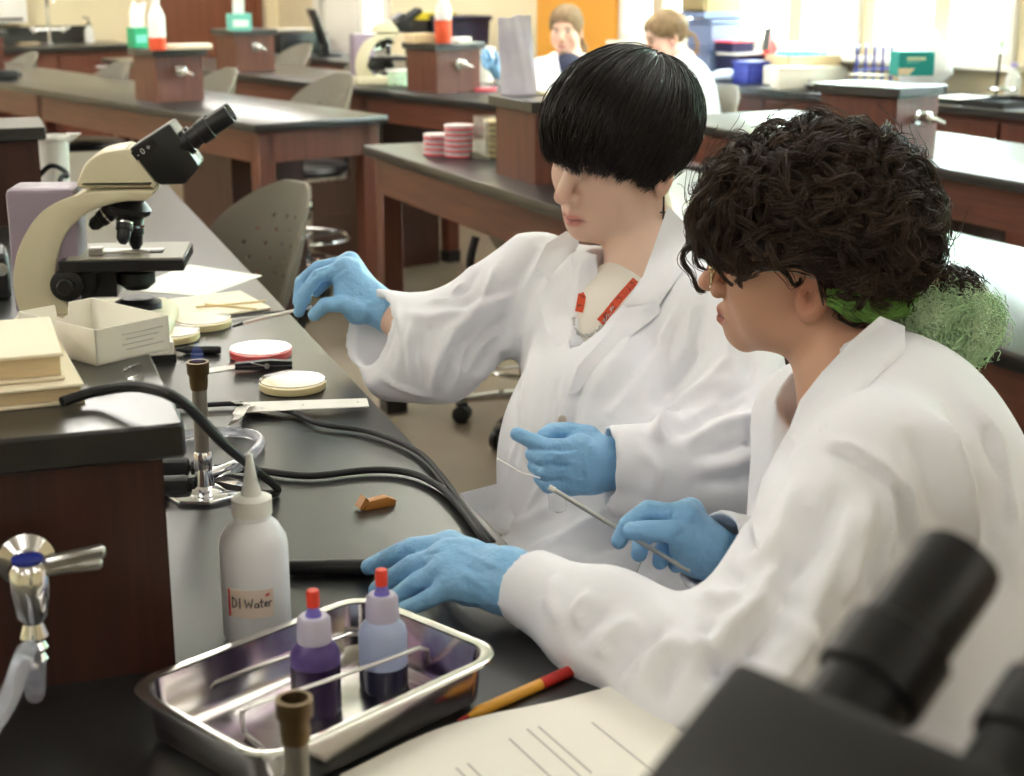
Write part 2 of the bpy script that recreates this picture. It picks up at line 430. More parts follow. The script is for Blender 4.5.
# ================================================================== BACKGROUND FURNITURE AND PROPS
def right_corner(u, v, ang, w):
    p = on(u, v); return (p.x - w * math.cos(ang), p.y - w * math.sin(ang))
TOWH = .225
CAP = TOP + TOWH
tower('wooden tower with spray bottle and green tissue box on the bench behind the microscope', on(158, 103), A_L, (.22, .22), taps=((0, 0),))
tower('wooden tower holding a teal tissue box on the rear bench', on(237, 72), A_L, (.24, .24), taps=((0, 0),))
tower('wooden tower holding a bottle of red liquid on the rear bench', on(437, 94), A_L, (.25, .24), taps=((0, 0),))
tower('wooden tower with a silvery pouch behind the dark-haired student', on(535, 185), A_P, (.25, .26), taps=())
tower('wooden tower carrying the teal glove box near the windows', on(893, 164), math.radians(42), (.22, .28), taps=((0, 0),))
tower('dark wooden tower behind the cream microscope beside the white cup', right_corner(45, 224, A_N, .25), A_N, (.25, .22), wood_m=WOODD, taps=((0, 0),))
tower('wooden tower cut off by the picture edge near the sink counter', right_corner(6, 74, A_L, .24), A_L, (.24, .24), taps=())

# ---- swivel stools with perforated grey shell backs
M_shell = mat('grey_shell_plastic', hexc(122, 117, 104), 0.5, bump=0.03, bscale=200)
M_seatpad = mat('black_vinyl', hexc(22, 22, 24), 0.38)
def make_stool(label):
    t = thing('lab_stool', label, 'stool', group='lab stools')
    # +y is the way the sitter faces; back shell at -y
    nu, nv = 40, 26; V = []; Fc = []
    th = .008
    def P(i, j, k):
        a = i / nu * 2 - 1; b = j / nv
        half = .215 * math.sqrt(max(.05, 1 - ((b - .36) / .66) ** 2))
        x = a * half; e = x / .215
        z = .60 + b * .33
        y = -.20 + .15 * e * e - .06 * b + .05 * (1 - b) ** 3
        nrm = Vector((-a * .6, 1, 0)).normalized()
        return Vector((x, y, z)) + nrm * (th if k else 0)
    holes = set()
    for (r, cols) in ((9, (10, 15, 20, 25, 30)), (12, (8, 13, 18, 22, 27, 32)), (15, (10, 15, 20, 25, 30)), (18, (13, 18, 22, 27)), (6, (13, 18, 22, 27))):
        for c in cols:
            holes.add((c, r)); holes.add((c, r - 1)) if False else None
    idx = {}
    for k in (0, 1):
        for i in range(nu + 1):
            for j in range(nv + 1):
                idx[i, j, k] = len(V); V.append(P(i, j, k))
    present = lambda i, j: 0 <= i < nu and 0 <= j < nv and (i, j) not in holes
    for i in range(nu):
        for j in range(nv):
            if not present(i, j): continue
            Fc.append((idx[i, j, 0], idx[i, j + 1, 0], idx[i + 1, j + 1, 0], idx[i + 1, j, 0]))
            Fc.append((idx[i, j, 1], idx[i + 1, j, 1], idx[i + 1, j + 1, 1], idx[i, j + 1, 1]))
            for (di, dj, a, b) in ((-1, 0, (0, 0), (0, 1)), (1, 0, (1, 0), (1, 1)), (0, -1, (0, 0), (1, 0)), (0, 1, (0, 1), (1, 1))):
                if not present(i + di, j + dj):
                    Fc.append((idx[i + a[0], j + a[1], 0], idx[i + b[0], j + b[1], 0], idx[i + b[0], j + b[1], 1], idx[i + a[0], j + a[1], 1]))
    obj('backrest', (V, Fc), M_shell, t, sharp=50)
    st = obj('seat', lathe([(.01, .50), (.17, .50), (.205, .512), (.212, .53), (.20, .548), (.15, .556), (.01, .553)], 32), M_seatpad, t)
    obj('seat_rim', lathe([(.19, .492), (.212, .494), (.214, .512), (.2, .514)], 32, cap=False), M_chrome, st)
    obj('back_bracket', tube(smooth_path([(0, -.05, .49), (0, -.2, .49), (0, -.255, .56), (0, -.235, .66)], 6), .014, 8), M_black, t)
    obj('gas_post', lathe([(.024, .1), (.024, .3), (.014, .3), (.014, .5)], 14), M_chrome, t)
    obj('foot_ring', join(tube([(.2 * math.cos(a), .2 * math.sin(a), .22) for a in np.linspace(0, 2 * math.pi, 33)], .009, 8, False),
                          tube([(-.2, 0, .22), (.2, 0, .22)], .006, 6), tube([(0, -.2, .22), (0, .2, .22)], .006, 6)), M_chrome, t)
    obj('hub', lathe([(.04, .07), (.045, .09), (.04, .13), (.028, .16)], 16), M_black, t)
    for k in range(5):
        a = 2 * math.pi * k / 5 + .3; d = Vector((math.cos(a), math.sin(a), 0))
        lg = obj('star_leg', tube([d * .03 + Vector((0, 0, .115)), d * .16 + Vector((0, 0, .1)), d * .28 + Vector((0, 0, .078))], [.02, .017, .013], 8), M_chrome, t)
        q = Matrix.Translation(d * .275 + Vector((0, 0, .03))) @ Matrix.Rotation(a, 4, 'Z') @ Matrix.Rotation(math.pi / 2, 4, 'X')
        obj('caster', join(xf(lathe([(.02, -.026), (.03, -.022), (.03, -.006), (.012, -.004), (.012, .004), (.03, .006), (.03, .022), (.02, .026)], 14), q),
                           box(d.x * .275, d.y * .275, .062, .034, .034, .02, .004)), M_black, lg)
    return t
_face = lambda dx, dy: math.atan2(dy, dx) - math.pi / 2
F_L = _face(-.788, -.616)
def place(p, z=0): return (p[0], p[1], z)
stools = [  # (position, facing, label)
    ((-.76, 3.96, 0), _face(-.72, -.69), 'grey perforated stool pulled up to the near bench behind the loose papers'),
    ((-1.00, 7.25, 0), F_L + .1, 'grey perforated stool with chrome post standing behind the bench end'),
    ((-1.62, 7.66, 0), F_L, 'grey perforated stool beside the tower with the spray bottle'),
    ((-2.28, 8.20, 0), F_L, 'grey perforated stool between the spray bottle tower and the sink'),
    ((-3.02, 9.05, 0), F_L, 'grey perforated stool in front of the sink counter'),
    ((-1.55, 10.05, 0), F_L, 'grey perforated stool behind the tower with the teal tissue box'),
    ((-1.00, 9.35, 0), F_L, 'grey perforated stool beside the small microscope on the rear bench'),
    ((0.10, 4.92, 0), _face(.91, .41), 'black seated stool on casters behind the dark-haired student'),
]
st0 = make_stool(stools[0][2]); st0.location = stools[0][0]; st0.rotation_euler = (0, 0, stools[0][1])
for (p, r, lab) in stools[1:]:
    q_ = dup(st0, p, r, lab, 'lab stools')
    if 'black seated' not in lab: q_.scale = (1.12, 1.12, 1.06)

# ---- compound microscope, +x towards the eyepieces, base on z = 0
M_beige = mat('beige_enamel', hexc(212, 203, 172), 0.35, var=0.02)
M_beige2 = mat('beige_enamel_base', hexc(206, 198, 168), 0.38)  # slightly darker beige, for the base
M_lilac = mat('lilac_grey_enamel', hexc(150, 135, 150), 0.45)
M_dkgrey = mat('charcoal_plastic', hexc(30, 30, 28), 0.4, bump=0.05, bscale=400)
M_lens = mat('lens_glass', (0.03, 0.03, 0.05), 0.05, coat=1.0)
M_whprint = mat('white_print', hexc(225, 225, 220), 0.5)
def arc_pts(c, r, a0, a1, n): return [(c[0] + r * math.cos(math.radians(a0 + (a1 - a0) * i / n)), c[1] + r * math.sin(math.radians(a0 + (a1 - a0) * i / n))) for i in range(n + 1)]
def make_scope(label, loc, rz):
    t = thing('microscope', label, 'microscope', loc, rz, 'microscopes')
    obj('base', prism([(.0, 0), (.26, 0), (.26, .03), (.235, .045), (.0, .045)], -.085, .085, 'xz', .008), M_beige2, t)
    obj('back_cover', box2(.002, .115, -.048, .048, .045, .258, .01, 2), M_lilac, t)
    outer = [(p.x, p.z) for p in smooth_path([(.25, 0, .254), (.19, 0, .2555), (.125, 0, .25), (.062, 0, .222), (.02, 0, .165), (.004, 0, .10), (.012, 0, .045)], 6)]
    inner = [(p.x, p.z) for p in smooth_path([(.105, 0, .045), (.084, 0, .075), (.076, 0, .12), (.092, 0, .175), (.13, 0, .215), (.185, 0, .234), (.232, 0, .236)], 6)]
    obj('arm', prism(outer + inner, -.056, .056, 'xz', .006), M_beige, t)
    hd = obj('head', prism([(.118, .2575)] + [(p.x, p.z) for p in smooth_path([(.12, 0, .268), (.137, 0, .3), (.165, 0, .318), (.208, 0, .325)], 5)] + [(.252, .262), (.248, .2575)], -.055, .055, 'xz', .01), M_beige, t)
    bb = obj('binocular_body', prism([(.208, .322), (.276, .364), (.322, .292), (.296, .262), (.252, .262)], -.05, .05, 'xz', .005), M_dkgrey, t)
    obj('scale_plate', box2(-.024, .024, -.0512, -.0505, -.008, .008), M_black, bb).matrix_basis = Matrix.Translation((.232, 0, .32)) @ Matrix.Rotation(-math.radians(33), 4, 'Y')
    obj('scale_mark', xf(text_part('- 0 +', .014), Matrix.Translation((.232, -.0516, .319)) @ Matrix.Rotation(-math.radians(33), 4, 'Y') @ Matrix.Rotation(math.pi / 2, 4, 'X')), M_whprint, bb)
    d = Vector((.84, 0, .54)).normalized()
    for s in (-1, 1):
        o = Vector((.296, s * .03, .326))
        q = Matrix.Translation(o) @ Vector((0, 0, 1)).rotation_difference(d).to_matrix().to_4x4()
        ep = obj('eyepiece', xf(lathe([(.019, -.01), (.0215, 0), (.0215, .012), (.0165, .013), (.0165, .03), (.0195, .031), (.0195, .052), (.0165, .054), (.0165, .088), (.0155, .092), (.0125, .092), (.0115, .086)], 24), q), M_black, t)
        obj('eyepiece_lens', xf(lathe([(.0118, .0855), (.011, .0875), (.001, .0885)], 20), q), M_lens, ep)
    npc = Vector((.19, 0, .222))
    q = Matrix.Translation(npc) @ Matrix.Rotation(math.radians(14), 4, 'Y')
    obj('nosepiece', xf(lathe([(.03, .014), (.036, .008), (.044, 0), (.043, -.008), (.028, -.02), (.012, -.024)], 24), q), M_black, t)
    for k, (ang, tilt, ln) in enumerate(((0, 12, .06), (180, 40, .05), (90, 30, .045), (-75, 30, .052))):
        q2 = q @ Matrix.Rotation(math.radians(ang), 4, 'Z') @ Matrix.Translation((.018, 0, -.012)) @ Matrix.Rotation(-math.radians(tilt), 4, 'Y')
        ob = obj('objective', xf(lathe([(.012, 0), (.0145, -.004), (.0145, -ln * .55), (.0125, -ln * .58), (.0115, -ln * .85), (.006, -ln), (.001, -ln)], 16), q2), M_black, t)
        obj('objective_band', xf(lathe([(.0148, -ln * .3), (.0148, -ln * .36)], 16, cap=False), q2), M_chrome, ob)
    stg = obj('stage', box2(.085, .29, -.08, .08, .122, .142, .002), M_black, t)
    obj('stage_plate', box2(.098, .287, -.076, .076, .142, .1445), mat('grey_stage_plate', hexc(150, 145, 130), 0.4), stg)
    obj('slide_clip', join(box2(.13, .155, -.05, -.03, .1445, .158, .002), box2(.155, .23, -.045, -.038, .147, .151), box2(.15, .25, -.01, .004, .1447, .147)), M_steel, stg)
    obj('stage_slide', box2(.14, .25, -.03, -.015, .1445, .147), M_black, stg)
    obj('condenser', join(lathe([(.02, 0), (.032, .01), (.032, .03), (.022, .035), (.022, .045)], 20, (.2, 0, .078)), box2(.11, .17, -.03, .03, .07, .122)), M_black, t)
    obj('focus_carriage', prism([(.075, .05), (.115, .05), (.14, .09), (.14, .122), (.07, .122)], -.045, .045, 'xz', .003), M_black, t)
    obj('illuminator', lathe([(.04, .04), (.04, .055), (.03, .06), (.028, .062)], 22, (.2, 0, 0)), M_black, t)
    for s in (-1, 1):
        q = Matrix.Translation((.095, s * .056, .10)) @ Matrix.Rotation(-s * math.pi / 2, 4, 'X')
        kn = obj('focus_knob', xf(lathe([(.027, 0), (.027, .018), (.022, .02), (.014, .021), (.014, .034), (.012, .036)], 22), q), M_dkgrey, t)
    return t
sc0 = make_scope('cream compound microscope with black eyepieces beside the open white box', at(22, 336, 2.52) - Vector((0, 0, 0)), math.radians(6))
sc0.location.z = TOP; sc0.scale = (.95, .95, .95)
p_ = on(372, 85)
dup(sc0, (p_.x - .1, p_.y + .02, TOP), math.radians(22), 'small cream microscope standing on the rear bench beside the red liquid bottle', 'microscopes')
NEAR_SCOPE = dup(sc0, (-0.102, 0.238, TOP), math.radians(42), 'black microscope eyepieces looming out of focus close to the viewer', 'microscopes')
NEAR_SCOPE.scale = (1.02, 1.02, 1.02)

# ---- bottles, boxes and small things on the far benches
M_clearw = mat('milky_plastic', hexc(240, 240, 236), 0.35, trans=0.25)
M_redliq = mat('red_liquid', hexc(224, 92, 62), 0.25)
M_teal = mat('teal_card', hexc(28, 158, 150), 0.5)
M_green = mat('green_card', hexc(40, 160, 110), 0.5)
M_mint = mat('mint_card', hexc(120, 205, 190), 0.5)
M_tissue = mat('tissue_paper', hexc(246, 246, 246), 0.9)
M_pink = mat('pink_agar', hexc(246, 112, 126), 0.3)
M_petriw = mat('frosted_petri_lid', hexc(246, 232, 234), 0.2, trans=0.35, ior=1.1)
M_petri = mat('petri_plastic', (0.97, 0.97, 0.97), 0.03, trans=1.0, ior=1.08)
M_agar = mat('yellow_agar', hexc(240, 222, 170), 0.35)
M_bluec = mat('blue_plastic', hexc(40, 52, 140), 0.4)
M_navy = mat('navy_plastic', hexc(26, 30, 66), 0.4)
M_greyb = mat('blue_grey_bin', hexc(118, 132, 168), 0.45)
M_beigec = mat('beige_card', hexc(214, 190, 150), 0.7)
M_red = mat('red_plastic', hexc(206, 36, 40), 0.4)

def spray_bottle(label, p, z, liq_h=.09, s=1.0, liq=M_redliq):
    t = thing('wash_bottle', label, 'bottle', (p.x, p.y, z), 0)
    obj('liquid', lathe([(.034 * s, .002), (.037 * s, .01), (.037 * s, liq_h * s)], 20), liq, t)
    obj('bottle', lathe([(.037 * s, liq_h * s + .0005), (.037 * s, .14 * s), (.03 * s, .16 * s), (.018 * s, .185 * s), (.016 * s, .2 * s)], 20), M_clearw, t)
    obj('cap', lathe([(.019 * s, .2 * s), (.019 * s, .225 * s), (.012 * s, .23 * s)], 16), M_white, t)
    obj('nozzle', tube([(0, 0, .228 * s), (0, 0, .26 * s), (.04 * s, -.02 * s, .275 * s)], [.008 * s, .008 * s, .006 * s], 8), M_white, t)
    return t
def tissue_box(label, p, z, rz, m, dims=(.12, .12, .1), tis=.12):
    t = thing('tissue_box', label, 'tissue box', (p.x, p.y, z), rz)
    w, d, h = dims
    obj('carton', box(0, 0, h / 2, w, d, h, .002), m, t)
    obj('printed_label', box(0, -d / 2 - .0008, h * .45, w * .7, .0015, h * .4), M_mint if m is not M_mint else M_tissue, t)
    obj('tissue', (lambda V: V)(prism([(-.03, 0), (.03, 0), (.035, tis * .5), (.045, tis), (.01, tis * .85), (-.01, tis * 1.05), (-.028, tis * .6)], -.006, .01, 'xz', .002)), M_tissue, t).location = (0, 0, h)
    return t
capz = CAP
spray_bottle('tall white wash bottle with red liquid beside the green tissue box', on(157, 51, capz) + Vector((0, .02, 0)), capz, .055)
tissue_box('green tissue box with a white tissue on the spray bottle tower', on(137, 48, capz) + Vector((0, .03, 0)), capz, A_L, M_green, (.07, .07, .085), .11)
tag(obj('notepad', xf(box(0, 0, .011, .2, .1, .022, .004), Matrix.Translation((*(on(184, 50, capz) + Vector((.0, .07, 0))).xy, capz)) @ Matrix.Rotation(A_L - .3, 4, 'Z')), mat('pale_pad', hexc(238, 222, 196), 0.7)), 'pale flat pad overhanging the spray bottle tower', 'notepad')
tissue_box('teal tissue box with a tall tissue on the far tower', on(238, 31, capz) + Vector((0, .04, 0)), capz, A_L - .3, M_mint, (.12, .1, .09), .14)
spray_bottle('wash bottle half full of red liquid on the middle rear tower', on(443, 44, capz) + Vector((0, .05, 0)), capz, .1, 1.05)
tag(obj('specimen_box', xf(box(0, 0, .022, .13, .08, .044, .003), Matrix.Translation((*(on(420, 44, capz) + Vector((0, .08, 0))).xy, capz)) @ Matrix.Rotation(A_L, 4, 'Z')), M_beigec), 'tan cardboard box beside the red liquid bottle', 'box')
tag(obj('sponge_block', xf(box(0, 0, .016, .08, .06, .032, .006), Matrix.Translation((*(on(461, 45, capz) + Vector((0, .06, 0))).xy, capz)) @ Matrix.Rotation(A_L, 4, 'Z')), M_white), 'small white block at the edge of the red bottle tower', 'block')

def petri(name, label, p, z, r=.047, h=.015, agar=M_agar, group=None, fill=.75, lidm=None):
    t = thing(name, label, 'petri dish', (p.x, p.y, z), 0, group)
    obj('dish', join(lathe([(r * .97, 0), (r * .97, .0015), (r * .97, h * .85)], 36, cap=False), lathe([(r * .97, 0), (r * .97, .0012)], 36)), M_petri, t)
    obj('agar', lathe([(r * .94, .0014), (r * .94, h * fill)], 36), agar, t)
    obj('lid', join(lathe([(r, h * (.55 if lidm else .25)), (r, h), (r * .985, h + .0008)], 36, cap=False), lathe([(r * .985, h), (r * .985, h + .001)], 36)), lidm or M_petri, t)
    return t
def copy_thing(root, p, z, label=None):
    return dup(root, (p[0], p[1], z), root.rotation_euler.z, label or root['label'], root.get('group'))
pa = on(459, 157); ph = .017
first = petri('petri_dish', 'pink petri dish in the taller stack beside the rear bench tower', pa, TOP + .0, .046, .0155, M_pink, 'taller pink petri stack', lidm=M_petriw)
ORD = ['bottom', 'second', 'third', 'fourth', 'fifth', 'sixth', 'seventh']
first['label'] = 'bottom pink petri dish of the taller stack on the bench'
for k in range(1, 6): copy_thing(first, pa, TOP + k * .0168, 'pink petri dish, %s from the bottom of the taller stack' % ORD[k])
pb = on(438, 155)
f2 = petri('petri_dish', 'pink petri dish in the shorter stack at the bench end', pb, TOP, .046, .0155, M_pink, 'shorter pink petri stack', lidm=M_petriw)
f2['label'] = 'bottom pink petri dish of the shorter stack on the bench'
for k in range(1, 4): copy_thing(f2, pb, TOP + k * .0168, 'pink petri dish, %s from the bottom of the shorter stack' % ORD[k])
pc = on(489, 160) + Vector((.03, .06, 0))
f3 = petri('petri_dish', 'pale yellow petri dish in the stack inside the clear rack', pc, TOP + .004, .046, .0155, M_agar, 'yellow petri stack in the rack')
f3['label'] = 'bottom yellow petri dish of the stack in the clear rack'
for k in range(1, 7): copy_thing(f3, pc, TOP + .004 + k * .0168, 'yellow petri dish, %s from the bottom in the clear rack' % ORD[k])
t = thing('petri_rack', 'clear acrylic rack holding yellow dishes against the wooden tower', 'rack', (pc.x, pc.y, TOP), A_P)
M_acryl = mat('clear_acrylic', (0.95, 0.95, 0.93), 0.05, trans=0.9, ior=1.15)
obj('rack_base', box(0, 0, .0015, .13, .12, .003), M_acryl, t)
obj('rack_side', box(-.062, 0, .065, .003, .1, .124), M_acryl, t)
obj('rack_back', box(0, .058, .065, .12, .003, .124), M_acryl, t)
pd = on(484, 91)
petri('petri_dish', 'single pink petri dish lying on the rear bench', pd, TOP, .06, .02, M_pink)
# silvery pouch on the tower behind the dark-haired student
pp = on(519, 95, capz) + Vector((0, .03, 0))
t = thing('sample_pouch', 'tall crinkled silvery plastic pouch standing on the tower', 'pouch', (pp.x, pp.y, capz), .1)
nu, nv = 14, 20; V = []; Fc = []
for k in (0, 1):
    for i in range(nu + 1):
        for j in range(nv + 1):
            a = i / nu * 2 - 1; b = j / nv
            w = .052 - .006 * b
            bul = (.02 * (1 - a * a)) * (1 - b * .75) + .003
            V.append((a * w - .014 * b, (-bul if k == 0 else bul) + .003 * math.sin(7 * b + 3 * a) + .0012 * math.sin(11 * a + 5 * b), b * .215 + .003 * math.sin(6 * a) * b + .006 * a * b))
off = (nu + 1) * (nv + 1)
for k in (0, 1):
    for i in range(nu):
        for j in range(nv):
            q = [i * (nv + 1) + j, (i + 1) * (nv + 1) + j, (i + 1) * (nv + 1) + j + 1, i * (nv + 1) + j + 1]
            Fc.append(tuple(x + off * k for x in q))
for j in range(nv):
    Fc.append((j, j + 1, off + j + 1, off + j)); e_ = nu * (nv + 1); Fc.append((e_ + j, e_ + j + 1, off + e_ + j + 1, off + e_ + j))
obj('pouch_body', (V, Fc), mat('pearl_film', hexc(240, 238, 246), 0.3, 0.0, bump=0.15, bscale=25, col2=hexc(212, 206, 230), vscale=7), t)
tag(obj('paper_pad', xf(box(0, 0, .004, .1, .12, .008, .001), Matrix.Translation((*(on(552, 97, capz) + Vector((.03, .05, 0))).xy, capz)) @ Matrix.Rotation(.5, 4, 'Z')), mat('cream_paper', hexc(240, 226, 190), 0.8)), 'cream paper pad on the tower in front of the blonde student', 'paper pad')
# things on the rear bench around the little microscope
q_ = on(399, 87)
t = thing('supply_tub', 'pale green patterned tub beside the small microscope', 'tub', (q_.x, q_.y + .05, TOP), A_L)
obj('tub', box(0, 0, .035, .1, .08, .07, .008), mat('mint_pattern', hexc(196, 222, 190), 0.6, var=0.25, vscale=60), t)
obj('tub_lid', box(0, 0, .075, .105, .085, .01, .003), M_white, t)
for k, (u, v, d, lab, m_, sz) in enumerate(((479, 84, 7.6, 'stack of cream tubs behind the rear bench tap', M_cardw, (.1, .17)),)):
    q = on(u, v, TOP); t = thing('stacked_tub', lab, 'tub', (q.x, q.y + .12, TOP), 0)
    obj('lower_tub', lathe([(.07, 0), (.082, .085), (.085, .085), (.085, .092)], 24), m_, t)
    obj('upper_tub', lathe([(.07, .093), (.08, .165), (.084, .165), (.084, .173), (.06, .175)], 24), m_, t)
# black equipment by the doors
def counter_unit(label, ang, p, w, d, h=TOP):
    t = thing('side_counter', label, 'counter', (p[0], p[1], 0), ang)
    obj('worktop', box(0, 0, h - .016, w, d, .032, .003), M_top, t)
    obj('cabinet_body', box(0, .02, (h - .032 + .1) / 2, w - .04, d - .06, h - .032 - .1), WOOD1, t)
    obj('toe_kick', box(0, .04, .05, w - .06, d - .14, .1), M_black, t)
    n = max(1, int(w / .45))
    for k in range(n):
        x = -w / 2 + .02 + (k + .5) * (w - .04) / n
        dr = obj('cabinet_door', box(x, -d / 2 + .045, (h + .06) / 2 - .01, (w - .04) / n - .012, .018, h - .032 - .12, .002), WOOD1, t)
        obj('door_pull', tube([(x - .04, -d / 2 + .036, h - .15), (x - .04, -d / 2 + .012, h - .15), (x + .04, -d / 2 + .012, h - .15), (x + .04, -d / 2 + .036, h - .15)], .004, 6), M_steel, dr)
    return t
cp = room(5.62, (s_at(322) + s_at(500)) / 2)
counter_unit('low black-topped counter along the wall by the white doors', ROOM + math.pi / 2, (cp.x, cp.y), 2.6, .6, .84)
def wall_item(u, back, z): # a point "back" metres in front of the window wall along the picture column u
    s = s_at(u); return room(NW - back, s, z)
def on_counter(u, v, z): return on(u, v, z)
q = wall_item(338, .42, .84)
t = thing('desk_printer', 'black desk printer with white paper by the white door', 'printer', q, ROOM + math.pi / 2)
obj('printer_case', box2(-.2, .2, -.17, .17, 0, .15, .012, 2), M_black, t)
obj('paper_tray', prism([(-.15, .0), (.15, .0), (.15, .01), (-.15, .01)], -.05, .17, 'xz'), M_black, t).location = (0, -.2, .13)
obj('paper_sheet', box(0, -.05, .17, .21, .28, .006), M_paper, t)
q = wall_item(376, .40, .84)
t = thing('desk_monitor', 'tilted black screen on the counter by the glazed door', 'monitor', q, ROOM + math.pi / 2 - .4)
obj('screen', xf(box(0, 0, .22, .42, .03, .26, .01, 2), Matrix.Rotation(-.35, 4, 'X')), M_black, t)
obj('stand', box(0, .02, .05, .06, .05, .1, .006), M_black, t)
obj('stand_foot', box(0, .0, .008, .22, .16, .016, .004), M_black, t)
q = wall_item(489, .42, .84)
t = thing('storage_crate', 'black crate with a yellow folder beside the orange wall', 'crate', q, ROOM)
obj('crate_body', join(box2(-.15, .15, -.13, -.12, 0, .3), box2(-.15, .15, .12, .13, 0, .3), box2(-.15, -.14, -.12, .12, 0, .3), box2(.14, .15, -.12, .12, 0, .3), box2(-.15, .15, -.13, .13, 0, .01)), M_black, t)
obj('folder', box2(-.12, .1, -.1, .1, .01, .34), mat('yellow_folder', hexc(205, 190, 40), 0.6), t)
q = wall_item(515, .42, .84)
t = thing('lidded_bin', 'dark blue lidded bin standing behind the silvery pouch', 'bin', q, ROOM)
obj('bin_body', prism([(-.12, 0), (.12, 0), (.14, .3), (-.14, .3)], -.12, .12, 'xz', .006), M_navy, t)
obj('bin_lid', box(0, 0, .315, .3, .27, .03, .006), M_navy, t)

# ---- sink counter on the far wall
ns0, ns1 = n_at(-60), n_at(111)
pm = room((ns0 + ns1) / 2, SB - .32)
t = counter_unit('sink counter with a black backsplash on the far wall', ROOM, (pm.x, pm.y), ns1 - ns0, .62)
obj('backsplash', box(-.08, .298, TOP + .06, ns1 - ns0 - .16, .022, .12), M_top, t)
pf = room(n_at(42), SB - .16)
t = thing('sink_faucet', 'chrome gooseneck faucet with two handles over the far sink', 'faucet', (pf.x, pf.y, TOP), ROOM)
obj('riser', tube(smooth_path([(0, 0, 0), (0, 0, .18), (0, 0, .3), (-.0, -.05, .37), (-.0, -.13, .37), (0, -.15, .3)], 6), .014, 10), M_chrome, t)
obj('cross_bar', tube([(-.11, 0, .1), (.11, 0, .1)], .014, 10), M_chrome, t)
for s in (-1, 1): obj('tap_handle', join(ball((s * .11, 0, .1), .022, 12, 8), tube([(s * .11, 0, .1), (s * .15, -.03, .115)], .008, 8)), M_white, t)
obj('flange', lathe([(.03, 0), (.03, .008), (.02, .014)], 18), M_chrome, t)
pf = room(n_at(80), SB - .2)
t = thing('soap_bottle', 'clear pump bottle beside the far sink', 'bottle', (pf.x, pf.y, TOP), 0)
obj('bottle', lathe([(.035, 0), (.036, .08), (.03, .1), (.014, .12), (.014, .13)], 18), M_clearw, t)
obj('pump', join(lathe([(.015, .13), (.015, .145)], 12), tube([(0, 0, .145), (0, 0, .18), (-.04, 0, .185)], .005, 8)), M_dkgrey, t)
pf = room(n_at(18), SB - .22)
tag(obj('soap_tray', xf(box(0, 0, .008, .16, .1, .016, .004), Matrix.Translation((pf.x, pf.y, TOP)) @ Matrix.Rotation(ROOM, 4, 'Z')), mat('tan_tray', hexc(176, 160, 130), 0.6)), 'tan tray lying beside the far sink', 'tray')
pf = room(n_at(2, 20), SB - .08)
t = thing('towel_dispenser', 'white paper towel dispenser on the wall above the sink counter', 'dispenser', (pf.x, pf.y, 1.06), ROOM)
obj('case', box2(-.14, .14, -.08, .08, 0, .36, .015, 2), M_white, t)
obj('slot', box2(-.1, .1, -.083, -.078, .02, .04), M_dkgrey, t)

# ---- window counter
A_W = ROOM
offW = (coords(A_W, (1.045, 7.786))[0] + coords(A_W, (2.048, 6.228))[0]) / 2
sW0, sW1 = -1.0, coords(A_W, (0.95, 7.92))[1]
pw = frame_pt(A_W, (offW + NW - .02) / 2, (sW0 + sW1) / 2)
t = counter_unit('long black-topped counter running under the windows', A_W - math.pi / 2, (pw.x, pw.y), sW1 - sW0, NW - .02 - offW)
def cpt(u, back):               # a spot on the window counter, "back" metres from the wall
    r = ray(u, 70); k = (NW - back) / (cR * r.x + sR * r.y); return Vector((r.x * k, r.y * k, TOP))
def put(name, part, m, u, back, rz, label, cat, dz=0.0, sub=()):
    p = cpt(u, back)
    t = thing(name, label, cat, (p.x, p.y, TOP + dz), rz)
    obj(name + '_body', part, m, t)
    for (n2, p2, m2) in sub: obj(n2, p2, m2, t)
    return t
put('storage_bin', join(box2(-.11, .11, -.09, .09, 0, .13, .008), box2(-.12, .12, -.1, .1, .13, .145)), M_greyb, 712, 0.17, ROOM, 'lower of two blue-grey bins stacked on the window counter', 'bin', 0)
b2 = put('storage_bin', join(box2(-.11, .11, -.09, .09, 0, .13, .008), box2(-.12, .12, -.1, .1, .13, .145)), M_greyb, 712, 0.17, ROOM + .05, 'upper blue-grey bin below the tan wall cabinet', 'bin', .1455)
pcab = cpt(709, .16)
t = thing('wall_cabinet', 'tan wall cabinet between the bright window and the tall windows', 'cabinet', (pcab.x, pcab.y, 1.24), ROOM)
obj('cabinet_body', box2(-.12, .15, -.09, .09, 0, .7, .004), mat('olive_laminate', hexc(150, 132, 92), 0.6), t)
obj('cabinet_door', box2(-.14, -.12, -.085, .085, .01, .69, .003), mat('olive_laminate', hexc(150, 132, 92), 0.6), t)
obj('light_rail', box2(-.14, .15, -.1, .1, -.03, 0), M_greyb, t)
put('plastic_bin', box2(-.07, .07, -.06, .06, 0, .1, .006), M_bluec, 751, 0.44, ROOM, 'royal blue plastic box standing on the window counter', 'box', 0,
    [('bin_ridge', box2(-.074, .074, -.064, .064, .03, .036), M_bluec), ('bin_ridge', box2(-.074, .074, -.064, .064, .064, .07), M_bluec), ('bin_lid', box2(-.075, .075, -.065, .065, .1, .11), M_bluec)])
put('carton', box2(-.1, .1, -.08, .08, 0, .12, .004), M_navy, 740, 0.2, ROOM, 'navy carton behind the royal blue box', 'box', 0, [('carton_flap', box2(-.1, .1, -.08, .08, .12, .128), M_white)])
put('carton', box2(-.08, .08, -.07, .07, 0, .05, .004), M_navy, 733, 0.2, ROOM, 'small dark carton on top of the navy carton', 'box', .13, [('carton_flap', box2(-.08, .08, -.07, .07, .05, .056), M_red)])
put('glove_pile', ball((0, 0, .03), (.1, .07, .035), 16, 8), mat('pale_blue_cloth', hexc(196, 208, 226), 0.8, bump=0.4, bscale=30), 727, 0.47, ROOM, 'crumpled pale blue cloth on the window counter', 'cloth', 0)
